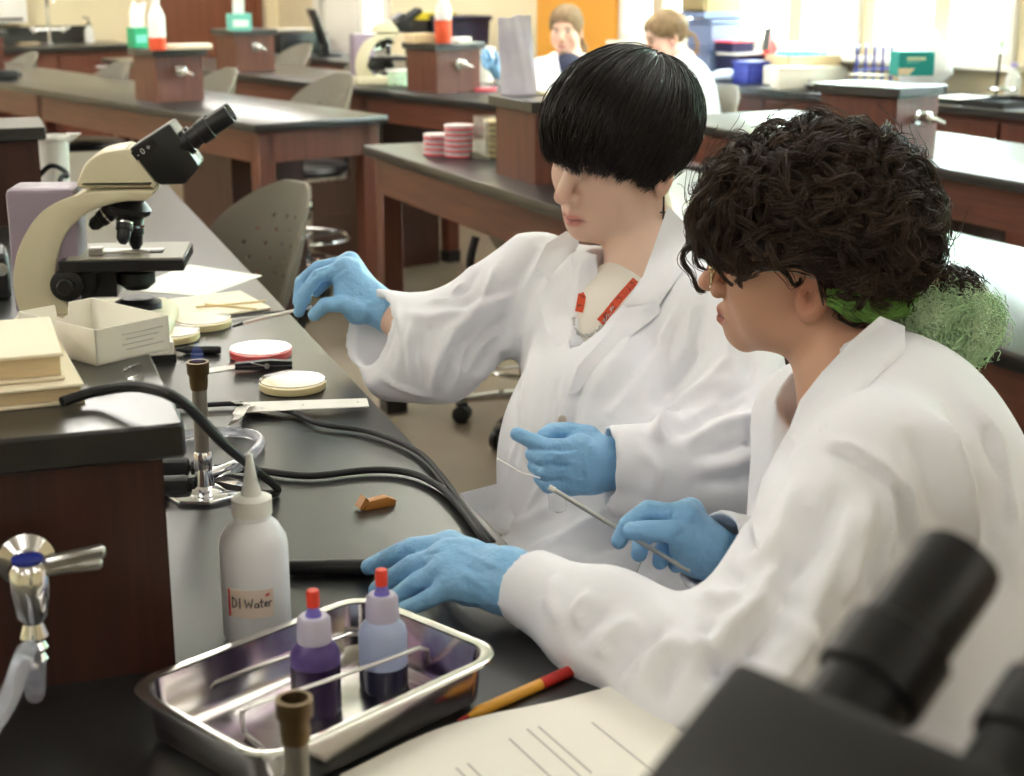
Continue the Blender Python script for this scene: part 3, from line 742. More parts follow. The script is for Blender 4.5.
t = put('ring_binder', xf(box2(-.12, .12, -.015, .015, 0, .12, .004), Matrix.Rotation(.5, 4, 'Y')), M_red, 768, 0.2, ROOM + .6, 'red ring binder leaning on the window counter clutter', 'binder', .1, [('binder_spine', xf(box2(-.122, -.108, -.017, .017, 0, .12), Matrix.Rotation(.5, 4, 'Y')), M_black)])
put('supply_box', box2(-.13, .13, -.1, .1, 0, .1, .004), M_cardw, 776, 0.22, ROOM, 'white supply box under the red binder', 'box', 0)
put('cardboard_tray', join(box2(-.16, .16, -.1, .1, 0, .012), box2(-.16, .16, -.1, -.09, 0, .05), box2(-.16, .16, .09, .1, 0, .05), box2(-.16, -.15, -.1, .1, 0, .05), box2(.15, .16, -.1, .1, 0, .05)), M_beigec, 803, 0.22, ROOM - .2, 'tan cardboard tray with a turquoise pack under the windows', 'tray', .09, [('turquoise_pack', box2(-.13, .1, -.07, .07, .012, .07, .01), mat('turquoise_wrap', hexc(90, 205, 220), 0.4))])
put('supply_box', box2(-.2, .2, -.1, .1, 0, .09, .004), M_cardw, 806, 0.23, ROOM, 'long white box under the cardboard tray', 'box', 0)
put('instrument_case', box2(-.085, .085, -.06, .06, 0, .105, .008, 2), M_cardw, 792, 0.53, ROOM - .5, 'ivory instrument case near the edge of the window counter', 'case', 0, [('case_latch', box2(.06, .075, -.064, -.058, .02, .05), M_steel), ('case_edge', box2(-.087, .087, -.062, .062, .095, .1), M_tan_trim)])
put('shallow_bowl', lathe([(.04, 0), (.075, .012), (.085, .03), (.08, .03), (.07, .016), (.02, .01)], 24), mat('dark_ceramic', hexc(58, 54, 50), 0.3), 823, 0.48, 0, 'dark shallow bowl beside the teal box tower', 'bowl', 0)
# teal glove box and its neighbours
pg = on(902, 77, capz) + Vector((.05, .08, 0))
t = thing('glove_box', 'teal cardboard glove box standing on the tower by the windows', 'glove box', (pg.x, pg.y, capz), math.radians(8))
obj('carton', box2(-.062, .062, -.04, .04, 0, .078, .002), M_teal, t)
obj('printed_band', box2(-.034, .03, -.0412, -.04, .05, .062), mat('pale_yellow_print', hexc(210, 225, 190), 0.6), t)
obj('printed_corner', prism([(-.062, .004), (-.062, .026), (-.004, .026), (-.024, .004)], -.0412, -.04, 'xz'), mat('cream_print', hexc(240, 225, 190), 0.6), t)
obj('printed_line', box2(-.034, .01, -.0412, -.04, .042, .046), M_mint, t)
tag(obj('paper_sheet', xf(box(0, 0, .0015, .09, .12, .003), Matrix.Translation((*(on(868, 77, capz) + Vector((.02, .08, 0))).xy, capz)) @ Matrix.Rotation(.9, 4, 'Z')), M_paper), 'white sheet lying on the tower beside the teal glove box', 'paper')
q = cpt(874, .3)
t = thing('wire_rack', 'blue wire test tube rack behind the teal glove box', 'rack', (q.x, q.y, TOP), ROOM)
for k in range(5): obj('rack_wire', tube([(-.12 + k * .06, 0, 0), (-.1 + k * .06, .02, .2), (-.06 + k * .06, .05, .21)], .007, 6), M_bluec, t)
obj('rack_rail', join(tube([(-.13, .01, .1), (.15, .01, .1)], .006, 6), tube([(-.13, .0, .008), (.15, .0, .008)], .006, 6)), M_bluec, t)
q = cpt(925, .22)
t = thing('plastic_bag', 'puffed white plastic bag behind the teal glove box', 'bag', (q.x, q.y, TOP), 0)
V, Fc = ball((0, 0, .15), (.13, .09, .15), 24, 16)
V = [(x * (1 + .12 * math.sin(7 * z * 9 + x * 20)) * (1 - .5 * max(0, z - .15) / .16), y, max(0, z)) for (x, y, z) in V]
obj('bag_body', (V, Fc), mat('white_film', hexc(246, 248, 250), 0.3, trans=0.3, bump=0.3, bscale=20), t)
q = cpt(998, .22)
t = thing('retort_stand', 'iron retort stand with a clamp on the window counter', 'stand', (q.x, q.y, TOP), ROOM)
obj('stand_base', box2(-.05, .05, -.08, .08, 0, .016, .003), M_dkgrey, t)
obj('stand_rod', tube([(0, 0, .016), (.01, 0, .28)], .006, 8), M_dkgrey, t)
obj('clamp', join(tube([(.01, 0, .25), (-.09, -.02, .245)], .007, 8), ball((.01, 0, .25), .016, 10, 6), tube([(-.09, -.02, .245), (-.11, -.02, .2)], .006, 6)), M_white, t)
obj('side_ring', tube([(.06 * math.cos(a), -.03 + .06 * math.sin(a), .05) for a in np.linspace(0, 2 * math.pi, 21)], .006, 6, False), M_chrome, t)
put('metal_tray', join(box2(-.14, .14, -.1, .1, 0, .01, .003), box2(-.145, .145, -.105, -.1, 0, .025), box2(-.145, .145, .1, .105, 0, .025), box2(-.145, -.14, -.1, .1, 0, .025), box2(.14, .145, -.1, .1, 0, .025)), M_dkgrey, 962, 0.44, ROOM, 'dark tray with white papers under the tall windows', 'tray', 0, [('tray_papers', box2(-.12, .12, -.08, .08, .01, .022), M_paper)])
put('metal_tray', join(box2(-.16, .16, -.1, .1, 0, .01, .003), box2(-.165, .165, -.105, -.1, 0, .03), box2(-.165, .165, .1, .105, 0, .03), box2(-.165, -.16, -.1, .1, 0, .03), box2(.16, .165, -.1, .1, 0, .03)), M_dkgrey, 1010, 0.44, ROOM, 'empty dark tray at the picture edge under the windows', 'tray', 0)
q = cpt(1014, .16)
t = thing('reagent_bottle', 'pale bottle beside the retort stand', 'bottle', (q.x, q.y, TOP), 0)
obj('bottle', lathe([(.035, 0), (.036, .09), (.028, .11), (.014, .125), (.014, .14)], 18), M_clearw, t)
obj('cap', lathe([(.016, .14), (.016, .16)], 14), mat('lilac_cap', hexc(190, 180, 225), 0.5), t)
# white cup on the near bench behind the microscope
q = at(56, 182, 3.75); q = on(57, 199, TOP)
t = thing('measuring_cup', 'white spouted plastic cup beside the dark tower', 'cup', (q.x, q.y, TOP), .2)
obj('cup', lathe([(.034, 0), (.04, .15), (.046, .152), (.046, .162), (.041, .162), (.034, .01)], 24), M_white, t)
obj('spout', prism([(.035, .138), (.072, .166), (.035, .166)], -.012, .012, 'xz'), M_white, t)
t = tag(obj('power_lead', tube(smooth_path([on(30, 215) + Vector((0, 0, .06)), at(48, 167, 3.62), at(62, 169, 3.6), at(67, 176, 3.58), at(60, 181, 3.56), on(52, 232) + Vector((0, 0, .005))], 8), .006, 8), M_blackr), 'short black lead curling out beside the white cup', 'cable')
# dark plug on the far bench
q = on(5, 80)
t = thing('power_adapter', 'black adapter lying on the far bench at the picture edge', 'adapter', (q.x, q.y, TOP), A_L)
obj('adapter_body', box2(-.06, .06, -.04, .04, 0, .05, .01, 2), M_black, t)
obj('adapter_lead', tube(smooth_path([(.06, 0, .02), (.09, .01, .03), (.1, .05, .006)], 5), .006, 6), M_black, t)

# ================================================================== THINGS ON THE NEAR BENCH
def flat_poly(pix, z, th, sub=0):
    """an outline given on the worktop, as a thin sheet"""
    P = [on(u, v, z) for (u, v) in pix]
    return prism([(p.x, p.y) for p in P], z, z + th, 'xy')
# ---- big dark tower with its gas valve
T0X, T0Y = .27, .27
T0 = right_corner(176, 668, A_N, T0X)
tw = tower('dark wooden tower close to the viewer with a book stack on top', T0, A_N, (T0X, T0Y), TOWH, taps=(), wood_m=WOODD)
vp = at(30, 590, 1.17)
g = thing('gas_valve', 'chrome gas valve with blue cap and lever on the near tower', 'gas valve', vp, A_N)
g.scale = (.88, .88, .88)
M_blue_cap = mat('cobalt_cap', hexc(30, 44, 130), 0.25)
obj('escutcheon', xf(lathe([(.026, 0), (.026, .006), (.014, .012), (.012, .085)], 24), Matrix.Translation((0, .09, -.005)) @ Matrix.Rotation(math.pi / 2, 4, 'X')), M_chrome, g)
vb = obj('valve_body', lathe([(.009, -.03), (.015, -.022), (.017, 0), (.017, .02), (.013, .026)], 24), M_chrome, g)
obj('blue_cap', lathe([(.0135, .0262), (.0135, .03), (.006, .032)], 20), M_blue_cap, vb)
obj('lever', join(box2(.008, .062, -.006, .006, .012, .022, .003), xf(box2(.008, .066, -.0065, .0065, -.005, .006, .003), Matrix.Translation((0, 0, .02)) @ Matrix.Rotation(-.12, 4, 'Y'))), M_steel, g)
obj('hose_barb', lathe([(.006, -.068), (.011, -.064), (.008, -.058), (.012, -.053), (.009, -.047), (.013, -.042), (.009, -.03)], 18), M_chrome, g)
M_vinyl = mat('clear_vinyl_tube', (0.85, 0.88, 0.98), 0.12, trans=0.75, ior=1.3)
hose = [vp + Vector((0, 0, -.06)), vp + Vector((-.002, -.004, -.085)), at(28, 650, 1.14), at(8, 700, 1.1), at(-20, 740, 1.06), at(-60, 770, 1.03)]
tag(obj('gas_hose', tube(smooth_path(hose, 8), .0075, 12), M_vinyl), 'clear vinyl hose running down from the gas valve', 'hose')
# ---- stacked books on the tower
bc = on(80, 402, CAP)
M_pages = mat('book_pages', hexc(222, 200, 160), 0.8, var=0.12, vscale=60, stretch=(1, 1, 60))
M_cover1 = mat('cream_book_cover', hexc(244, 232, 204), 0.6)
def book(label, z, w, l, h, rz, dx=0, dy=0):
    t = thing('book', label, 'book', (bc.x + dx, bc.y + dy, z), rz)
    obj('pages', box2(-w + .006, -.003, .004, l - .004, .004, h - .004), M_pages, t)
    obj('cover', join(box2(-w, 0, 0, l, 0, .0035, .0012), box2(-w, 0, 0, l, h - .0035, h, .0012), box2(-w, -w + .004, 0, l, .0035, h - .0035)), M_cover1, t)
    return t
book('lower thick book with worn tan pages on the near tower', CAP, .17, .165, .018, A_N + .06, .006, -.004)
book('upper cream book lying on the lower book', CAP + .0185, .17, .15, .024, A_N + .02, -.012, .004)
# ---- open white slide box
bF = on(97, 366, CAP); M_boxin = M_cardw
t = thing('slide_box', 'open white cardboard box with printed lines on the near tower', 'box', (bF.x, bF.y, CAP), math.radians(50))
bl, bw, bh, th = .085, .125, .034, .0016
obj('box_bottom', box2(0, bl, 0, bw, 0, th), M_cardw, t)
notch = [(0, 0), (bl, 0), (bl, bh), (bl * .68, bh), (bl * .66, bh - .012), (bl * .58, bh - .016), (bl * .5, bh - .012), (bl * .48, bh), (0, bh)]
obj('box_side', prism([(0, 0), (bl, 0), (bl, bh), (0, bh)], 0, th, 'xz'), M_cardw, t)
obj('box_side', prism(notch, bw - th, bw, 'xz'), M_cardw, t)
nl = [(0, 0), (bw, 0), (bw, bh), (bw * .72, bh), (bw * .68, bh - .012), (bw * .6, bh - .015), (bw * .52, bh - .011), (bw * .5, bh), (0, bh)]
obj('box_side', prism(nl, 0, th, 'yz'), M_cardw, t)
obj('box_side', prism([(0, 0), (bw, 0), (bw, bh), (0, bh)], bl - th, bl, 'yz'), M_cardw, t)
M_greyprint = mat('grey_print', hexc(178, 174, 168), 0.8)
for k in range(4):
    obj('printed_line', box2(.03 + .004 * (k % 2), .078 - .006 * (k % 3), -.0004, 0, .024 - k * .005, 0.02475 - k * .005), M_greyprint, t)
# small grey box on the worktop behind the tower
q = on(163, 363)
t = thing('cover_glass_box', 'small white box with its dark reflection modelled as a base, behind the slide box', 'box', (q.x, q.y, TOP), A_N)
obj('box_shell', box2(-.06, .018, 0, .05, .012, .032, .001), M_cardw, t); obj('reflection_base', box2(-.062, .02, -.002, .052, 0, .012), M_dkgrey, t)  # dark lower part imitates the box's reflection in the worktop
q = on(134, 377, CAP)
tag(obj('glass_vial', xf(tube([(-.008, 0, .0055), (.008, 0, .0055)], .0055, 12), Matrix.Translation((q.x, q.y, CAP)) @ Matrix.Rotation(1.2, 4, 'Z')), M_petri), 'tiny clear glass vial lying on the near tower', 'vial')
# ---- bunsen burner
M_brassd = mat('tarnished_brass', hexc(112, 92, 62), 0.4, 0.8, var=0.2, vscale=40)
M_alu = mat('dull_alloy', hexc(148, 142, 132), 0.42, 0.7, var=0.08, vscale=60)
def burner(label, p, h=.157, base=True):
    t = thing('bunsen_burner', label, 'burner', (p.x, p.y, TOP), A_N)
    if base:
        obj('burner_base', join(prism([(.048 * math.cos(a), .048 * math.sin(a)) for a in np.linspace(0, 2 * math.pi, 9)[:-1]], 0, .007, 'xy', .002), lathe([(.026, .007), (.012, .012), (.009, .03)], 20)), M_chrome, t)
    obj('air_collar', lathe([(.0105, .03), (.0115, .034), (.0115, .048), (.0095, .052)], 18), M_chrome, t)
    obj('burner_tube', lathe([(.0085, .05), (.0085, h - .03)], 18), M_alu, t)
    obj('burner_head', lathe([(.0095, h - .032), (.0105, h - .024), (.0105, h - .016), (.0125, h - .013), (.0128, h), (.0095, h), (.0085, h - .012)], 20, cap=False), M_brassd, t)
    obj('gas_inlet', tube([(0, 0, .022), (.02, .006, .024), (.045, .012, .03)], [.008, .006, .005], 12), M_chrome, t)
    return t
bb_ = on(205, 494)
burner('lit bunsen burner standing among black cables', bb_)
fl = bpy.data.materials.new('gas_flame'); fl.use_nodes = True
fn = fl.node_tree; fn.nodes.clear()
fo = fn.nodes.new('ShaderNodeOutputMaterial'); fa = fn.nodes.new('ShaderNodeAddShader'); ft = fn.nodes.new('ShaderNodeBsdfTransparent'); fe = fn.nodes.new('ShaderNodeEmission')
fe.inputs['Color'].default_value = (0.2, 0.32, 1.0, 1); fe.inputs['Strength'].default_value = 0.025
fn.links.new(ft.outputs[0], fa.inputs[0]); fn.links.new(fe.outputs[0], fa.inputs[1]); fn.links.new(fa.outputs[0], fo.inputs['Surface'])
fx = obj('burner_flame', lathe([(.006, 0), (.0075, .005), (.006, .011), (.003, .018), (.0005, .022)], 14), fl)
fx.location = (bb_.x, bb_.y, TOP + .158); tag(fx, 'faint blue gas flame above the burner', 'flame')
FB = at(294, 698, 1.03)
burner('blurred burner barrel rising at the bottom picture edge', Vector((FB.x, FB.y, 0)), FB.z - TOP)
# tubing and cables
def cable(name, label, pts, r, m, cat='cable', n=8):
    return tag(obj(name, tube(smooth_path(pts, 8), r, n), m), label, cat)
o_ = lambda u, v, h=.006: on(u, v, TOP + h)
cable('gas_tubing', 'clear tubing looping from the burner back to the tower', [o_(236, 468, .03), o_(250, 456, .012), o_(261, 442, .008), o_(250, 434, .008), o_(215, 432, .008), o_(170, 437, .008), o_(120, 445, .008)], .0065, M_vinyl, 'tubing', 10)
cable('black_cable', 'thick black cord arching off the tower over the burner', [on(62, 402, CAP + .007), on(80, 396, CAP + .009), on(100, 391, CAP + .012), on(140, 387, CAP + .022), at(182, 402, 1.255), at(226, 446, 1.42), at(258, 472, 1.62), o_(277, 488, .012), o_(270, 494, .006), o_(240, 490, .006), o_(214, 485, .008), o_(190, 484, .012)], .0048, M_blackr)
cable('black_cable', 'black cord running from the plugs under the gloved hand', [o_(190, 468, .012), o_(215, 468, .006), o_(260, 471), o_(310, 476), o_(370, 470), o_(410, 473), o_(440, 487), o_(462, 510), o_(480, 534), on(490, 547, TOP - .004), on(494, 556, TOP - .03)], .0042, M_blackr)
cable('black_cable', 'black cord passing beneath the white ruler strip', [o_(150, 407), o_(190, 406), o_(240, 404), o_(290, 412), o_(320, 424), o_(370, 432), o_(415, 450), o_(440, 474), o_(462, 504), o_(484, 532), on(496, 546, TOP - .006), on(500, 556, TOP - .03)], .0034, M_blackr)
def plug(label, p, rz):
    t = thing('power_plug', label, 'plug', p, rz)
    obj('plug_body', box2(-.06, 0, -.012, .012, -.010, .012, .006, 2), M_blackr, t)
    obj('strain_relief', join(*[lathe([(.0085 - k * .0005, 0), (.0085 - k * .0005, .003)], 10, (0, 0, 0)) and xf(lathe([(.0085 - k * .0006, 0), (.0085 - k * .0006, .003)], 10), Matrix.Translation((.002 + k * .005, 0, 0)) @ Matrix.Rotation(math.pi / 2, 4, 'Y')) for k in range(5)], tube([(0, 0, 0), (.028, 0, 0)], .004, 8)), M_blackr, t)
    return t
plug('upper black rubber plug beside the burner', o_(190, 468, .0105), math.radians(4))
plug('lower black rubber plug at the burner base', o_(190, 486, .0105), math.radians(8))
# ---- petri dishes and small tools
petri('petri_dish', 'clear petri dish of pale agar at the back of the bench', on(203, 327), TOP, .048, .015, M_agar)
petri('petri_dish', 'clear petri dish of pale agar in front of the other beside the box', on(190, 340) + Vector((-.03, -.0, 0)), TOP, .046, .015, M_agar)
M_redagar = mat('blood_agar', hexc(238, 120, 104), 0.3); 
petri('petri_dish', 'red rimmed petri dish behind the black clothespin', on(261, 357), TOP, .048, .015, mat('coral_agar', hexc(240, 96, 96), 0.3))
petri('petri_dish', 'pale yellow petri dish nearest the reaching sleeve', on(293, 389), TOP, .048, .014, M_agar)
def clothespin(label, p, rz, m):
    t = thing('clothespin', label, 'clothespin', p, rz)
    for s in (-1, 1):
        obj('jaw', xf(prism([(-.042, 0), (.042, .0), (.042, .005), (.01, .0075), (-.042, .0035)], -.006, .006, 'xz'), Matrix.Translation((0, 0, .009)) @ Matrix.Scale(s, 4, (0, 0, 1)) @ Matrix.Translation((0, 0, .0008))), m, t)
    obj('spring', join(xf(lathe([(.0042, -.007), (.0042, .007)], 12), Matrix.Translation((.005, 0, .009)) @ Matrix.Rotation(math.pi / 2, 4, 'X')), tube([(.005, -.0075, .009), (-.018, -.0075, .015)], .001, 6), tube([(.005, .0075, .009), (-.018, .0075, .003)], .001, 6)), M_steel, t)
    return t
clothespin('black clothespin with a wire spring in front of the red dish', on(264, 371), math.radians(6), M_black)
q = on(377, 507)
M_amber = mat('amber_plastic', hexc(196, 132, 58), 0.35, trans=0.2)
t = thing('tube_clip', 'small amber plastic clip lying on the open bench', 'clip', (q.x, q.y, TOP), .5)
obj('clip_body', prism([(-.018, 0), (.02, 0), (.022, .006), (.01, .012), (-.014, .01)], -.006, .006, 'xz', .001), M_amber, t)
obj('clip_arm', prism([(-.02, .002), (-.012, .012), (-.016, .016), (-.024, .004)], -.007, .007, 'xz'), M_amber, t)
tag(obj('paper_strip', flat_poly([(198, 370), (236, 365), (236, 369), (199, 375)], TOP, .001), M_paper), 'thin white paper strip under the black clothespin', 'paper strip')
t = thing('ruler_strip', 'white ruler strip with curled torn tape at one end', 'ruler', (0, 0, 0))
obj('strip', flat_poly([(243, 403), (300, 401), (367, 399), (369, 407), (300, 410), (243, 413)], TOP + .009, .0012), M_paper, t)
for (u, v) in ((262, 408), (303, 405), (358, 402)):
    p = on(u, v, TOP + .0103); obj('print_dot', lathe([(.0016, 0), (.0016, .0002)], 8, p), M_greyprint, t)
def ribbon(pts, w, th=.0008):
    P = smooth_path(pts, 6); V = []; Fc = []
    for i, p in enumerate(P):
        tt = (P[min(i + 1, len(P) - 1)] - P[max(i - 1, 0)]).normalized(); side = tt.cross(Vector((0, -.3, 1))).normalized() * w / 2; nn = side.cross(tt).normalized() * th
        V += [p - side, p + side, p + side + nn, p - side + nn]
    for i in range(len(P) - 1):
        for k in range(4): Fc.append((4 * i + k, 4 * i + (k + 1) % 4, 4 * i + 4 + (k + 1) % 4, 4 * i + 4 + k))
    Fc += [(0, 1, 2, 3), tuple(4 * (len(P) - 1) + k for k in (3, 2, 1, 0))]
    return V, Fc
obj('curled_tape', ribbon([on(250, 406, TOP + .011), on(243, 408, TOP + .02), on(238, 415, TOP + .022), on(233, 424, TOP + .006)], .016), M_paper, t)
obj('curled_tape', ribbon([on(246, 403, TOP + .012), on(240, 404, TOP + .024), on(235, 402, TOP + .034)], .01), M_paper, t)
tag(obj('paper_sheet', flat_poly([(124, 290), (190, 265), (262, 276), (204, 297)], TOP, .0012), M_paper), 'white paper sheet under the microscope stage', 'paper')
tag(obj('paper_folder', flat_poly([(108, 308), (240, 292), (271, 309), (206, 318), (128, 330)], TOP + .0013, .003), mat('cream_folder', hexc(250, 240, 214), 0.75, var=0.03)), 'cream paper folder lying under the wooden sticks', 'folder')
for (a, b, lab) in (((196, 307), (266, 301), 'wooden stick lying flat across the cream folder'), ((205, 304), (257, 309), 'second wooden stick crossing the first on the folder')):
    tag(obj('wooden_stick', tube([on(*a, TOP + .0062), on(*b, TOP + .0064)], .0018, 6), mat('birch_wood', hexc(236, 210, 156), 0.7)), lab, 'stick')
tag(obj('dissecting_needle', tube([on(206, 320, TOP + .004), on(284, 311, TOP + .004)], .0016, 6), M_black), 'thin black needle along the folder edge', 'needle')
t = thing('loupe_cap', 'black ring-shaped lens cap behind the open white box', 'lens cap', on(137, 322), 0)
obj('ring', lathe([(.024, 0), (.03, .002), (.031, .03), (.027, .031), (.024, .024), (.023, .01)], 28), M_black, t)
obj('lens', lathe([(.024, .022), (.02, .024), (.001, .0245)], 24), mat('dusty_glass', hexc(120, 118, 108), 0.15), t)
def marker(label, u0, v0, u1, v1, r, m1, m2, split=.6, tipm=None, z=TOP):
    a, b = on(u0, v0, z + r), on(u1, v1, z + r); d = b - a
    t = thing('marker_pen', label, 'marker', (a.x, a.y, z), math.atan2(d.y, d.x))
    L = d.length; q = Matrix.Translation((0, 0, r)) @ Matrix.Rotation(math.pi / 2, 4, 'Y')
    obj('barrel', xf(lathe([(r * .25, .0), (r * .5, .008), (r * .95, .016), (r * .95, L * split)], 16), q), m1, t)
    obj('pen_cap', xf(lathe([(r, L * split), (r, L - .004), (r * .8, L)], 16), q), m2, t)
    if tipm: obj('pen_tip', xf(lathe([(r * .2, -.006), (r * .45, .008)], 12), q), tipm, t)
    return t
marker('black marker lying behind the burner flame', 176, 350, 221, 350, .0065, M_black, M_black)
marker('black marker lying behind the water bottle', 276, 568, 376, 567, .0085, M_black, M_black, .5)
M_yel = mat('mustard_plastic', hexc(226, 164, 54), 0.35); M_penred = mat('pen_cap_red', hexc(186, 36, 28), 0.3)
marker('yellow barrelled pen with a red cap in front of the steel tray', 464, 718, 577, 668, .0052, M_yel, M_penred, .66, M_penred)
# ---- wash bottle marked DI Water
q = on(258, 636)
t = thing('squeeze_bottle', 'milky squeeze bottle hand-marked DI Water beside the steel tray', 'bottle', (q.x, q.y, TOP), math.radians(0))
M_ldpe = mat('milky_ldpe', hexc(246, 247, 252), 0.35, trans=0.06, ior=1.3)
br = .0305
sb_ = obj('bottle_body', lathe([(br * .9, 0), (br, .005), (br, .088), (br * .96, .096), (br * .75, .108), (.0165, .114), (.0165, .118)], 40), M_ldpe, t)
obj('water', lathe([(br * .93, .003), (br * .93, .074)], 32), mat('pale_water', hexc(190, 205, 235), 0.1, trans=0.5, ior=1.33), t)
obj('cap', lathe([(.0178, .118), (.0178, .133), (.012, .136)], 28), M_white, t)
obj('nozzle', lathe([(.0095, .135), (.006, .15), (.0028, .172), (.0015, .174)], 18), M_clearw, t)
def wrap(part, r, a0, z0):   # bend a flat x-z drawing round the bottle
    V, Fc = part
    return [((r + y) * math.sin(a0 + x / r), -(r + y) * math.cos(a0 + x / r), z0 + z) for (x, y, z) in V], Fc
lw = .043
LA = -.02
strip = [(i / 12 * lw - lw / 2) for i in range(13)]
V = []; Fc = []
for x in strip: V += [(x, 0, -.013), (x, 0, .013), (x, .0006, .013), (x, .0006, -.013)]
for i in range(12):
    for k in range(4): Fc.append((4 * i + k, 4 * i + (k + 1) % 4, 4 * i + 4 + (k + 1) % 4, 4 * i + 4 + k))
Fc += [(0, 1, 2, 3), (51, 50, 49, 48)]
lb = obj('paper_label', wrap((V, Fc), br + .0002, LA, .044), mat('aged_label', hexc(232, 214, 200), 0.7), t)
obj('label_edge', wrap(box2(-lw / 2 + .0005, -lw / 2 + .003, .0006, .0009, -.013, .013), br + .0002, LA, .044), M_red, lb)
def stroke(pts, r=.00055):
    P = [Vector((x, .0009, z)) for (x, z) in pts]
    return tube([p for a, b in zip(P[:-1], P[1:]) for p in (a, a.lerp(b, .5))] + [P[-1]], r, 5)
hw = [[(-.016, -.004), (-.016, .006)], [(-.016, .006), (-.013, .004), (-.0115, .001), (-.013, -.003), (-.016, -.004)], [(-.0085, -.004), (-.0085, .006)],
      [(-.004, .005), (-.0025, -.003), (-.0005, .003), (.001, -.003), (.003, .0055)], [(.0075, .0005), (.0055, .001), (.0045, -.0015), (.0055, -.003), (.0073, -.002), (.0078, .001), (.008, -.003)],
      [(.0105, .005), (.0102, -.002), (.0115, -.003)], [(.0085, .002), (.0122, .0022)], [(.013, -.0005), (.0158, .0), (.0152, .0018), (.0136, .0015), (.0132, -.002), (.0158, -.0026)], [(.0172, .0015), (.0172, -.003)], [(.0172, .0005), (.0185, .0018), (.0196, .0016)]]
obj('handwriting', wrap(join(*[stroke(h) for h in hw]), br + .0002, LA, .044), mat('black_ink', (0.015, 0.015, 0.018), 0.6), lb)
obj('red_mark', wrap(join(stroke([(.014, .009), (.018, .0075)]), stroke([(.0145, .0065), (.0175, .01)])), br + .0002, LA, .044), M_red, lb)
# ---- steel tray with dye bottles
TC = Vector((-.154, 1.123, TOP)); TA = math.radians(46.9)
t = thing('steel_tray', 'shallow stainless steel tray stained with purple dye', 'tray', TC, TA)
def rrect(hx, hy, r, z, n=8):
    P = []
    for (cx, cy, a0) in ((hx - r, hy - r, 0), (-hx + r, hy - r, 90), (-hx + r, -hy + r, 180), (hx - r, -hy + r, 270)):
        for k in range(n + 1):
            a = math.radians(a0 + 90 * k / n); P.append((cx + r * math.cos(a), cy + r * math.sin(a), z))
    return P
def loops(Ls, closed=True):
    V = []; Fc = []; n = len(Ls[0])
    for L_ in Ls: V += L_
    for i in range(len(Ls) - 1):
        for k in range(n): Fc.append((i * n + k, i * n + (k + 1) % n, (i + 1) * n + (k + 1) % n, (i + 1) * n + k))
    if closed: Fc += [tuple(reversed(range(n))), tuple((len(Ls) - 1) * n + k for k in range(n))]
    return V, Fc
hx, hy = .1235, .0875
m = bpy.data.materials.new('dye_stained_steel'); m.use_nodes = True
nt = m.node_tree; b = nt.nodes['Principled BSDF']; b.inputs['Metallic'].default_value = 1; b.inputs['Roughness'].default_value = .2
tc = nt.nodes.new('ShaderNodeTexCoord'); nz = nt.nodes.new('ShaderNodeTexNoise'); nz.inputs['Scale'].default_value = 14; nz.inputs['Detail'].default_value = 5
rp = nt.nodes.new('ShaderNodeValToRGB'); rp.color_ramp.elements[0].position = .5; rp.color_ramp.elements[1].position = .72
rp.color_ramp.elements[0].color = (.72, .70, .67, 1); rp.color_ramp.elements[1].color = (.42, .30, .42, 1)
nt.links.new(tc.outputs['Object'], nz.inputs['Vector']); nt.links.new(nz.outputs['Fac'], rp.inputs['Fac']); nt.links.new(rp.outputs['Color'], b.inputs['Base Color'])
obj('pan', loops([rrect(hx - .02, hy - .02, .022, 0), rrect(hx - .009, hy - .009, .024, .008), rrect(hx - .006, hy - .006, .026, .0425), rrect(hx, hy, .03, .044), rrect(hx, hy, .03, .046),
                  rrect(hx - .007, hy - .007, .025, .0455), rrect(hx - .0105, hy - .0105, .022, .009), rrect(hx - .021, hy - .021, .02, .0016)]), m, t, sharp=50)
obj('rim', loops([rrect(hx, hy, .03, .0435), rrect(hx + .0025, hy + .0025, .031, .0435), rrect(hx + .0028, hy + .0028, .031, .0465), rrect(hx, hy, .03, .0472), rrect(hx - .006, hy - .006, .026, .0465)], False), mat('polished_steel', (0.74, 0.72, 0.69), 0.16, 1.0), t)
def inv_t(p): # world -> tray
    d = Vector(p) - TC; return Vector((math.cos(TA) * d.x + math.sin(TA) * d.y, -math.sin(TA) * d.x + math.cos(TA) * d.y, d.z))
def tz(u, v, h): return on(u, v, TOP + h)
tw1 = [tz(195, 710, .004), tz(208, 706, .004), tz(211, 702, .006), tz(210, 686, .022), tz(216, 682, .024), tz(290, 656, .024), tz(350, 634, .024), tz(362, 634, .02), tz(366, 648, .005), tz(376, 650, .004)]
tw2 = [tz(262, 748, .004), tz(246, 735, .004), tz(243, 730, .008), tz(242, 713, .034), tz(250, 706, .038), tz(340, 676, .039), tz(420, 648, .039), tz(427, 650, .034), tz(430, 668, .006), tz(440, 676, .004)]
for k, w_ in enumerate((tw1, tw2)):
    tag(obj('staining_rod', tube(w_, .002, 8), M_steel), ('bent steel slide rail behind the purple dye bottle', 'bent steel slide rail in front of the dye bottles')[k], 'slide rail')
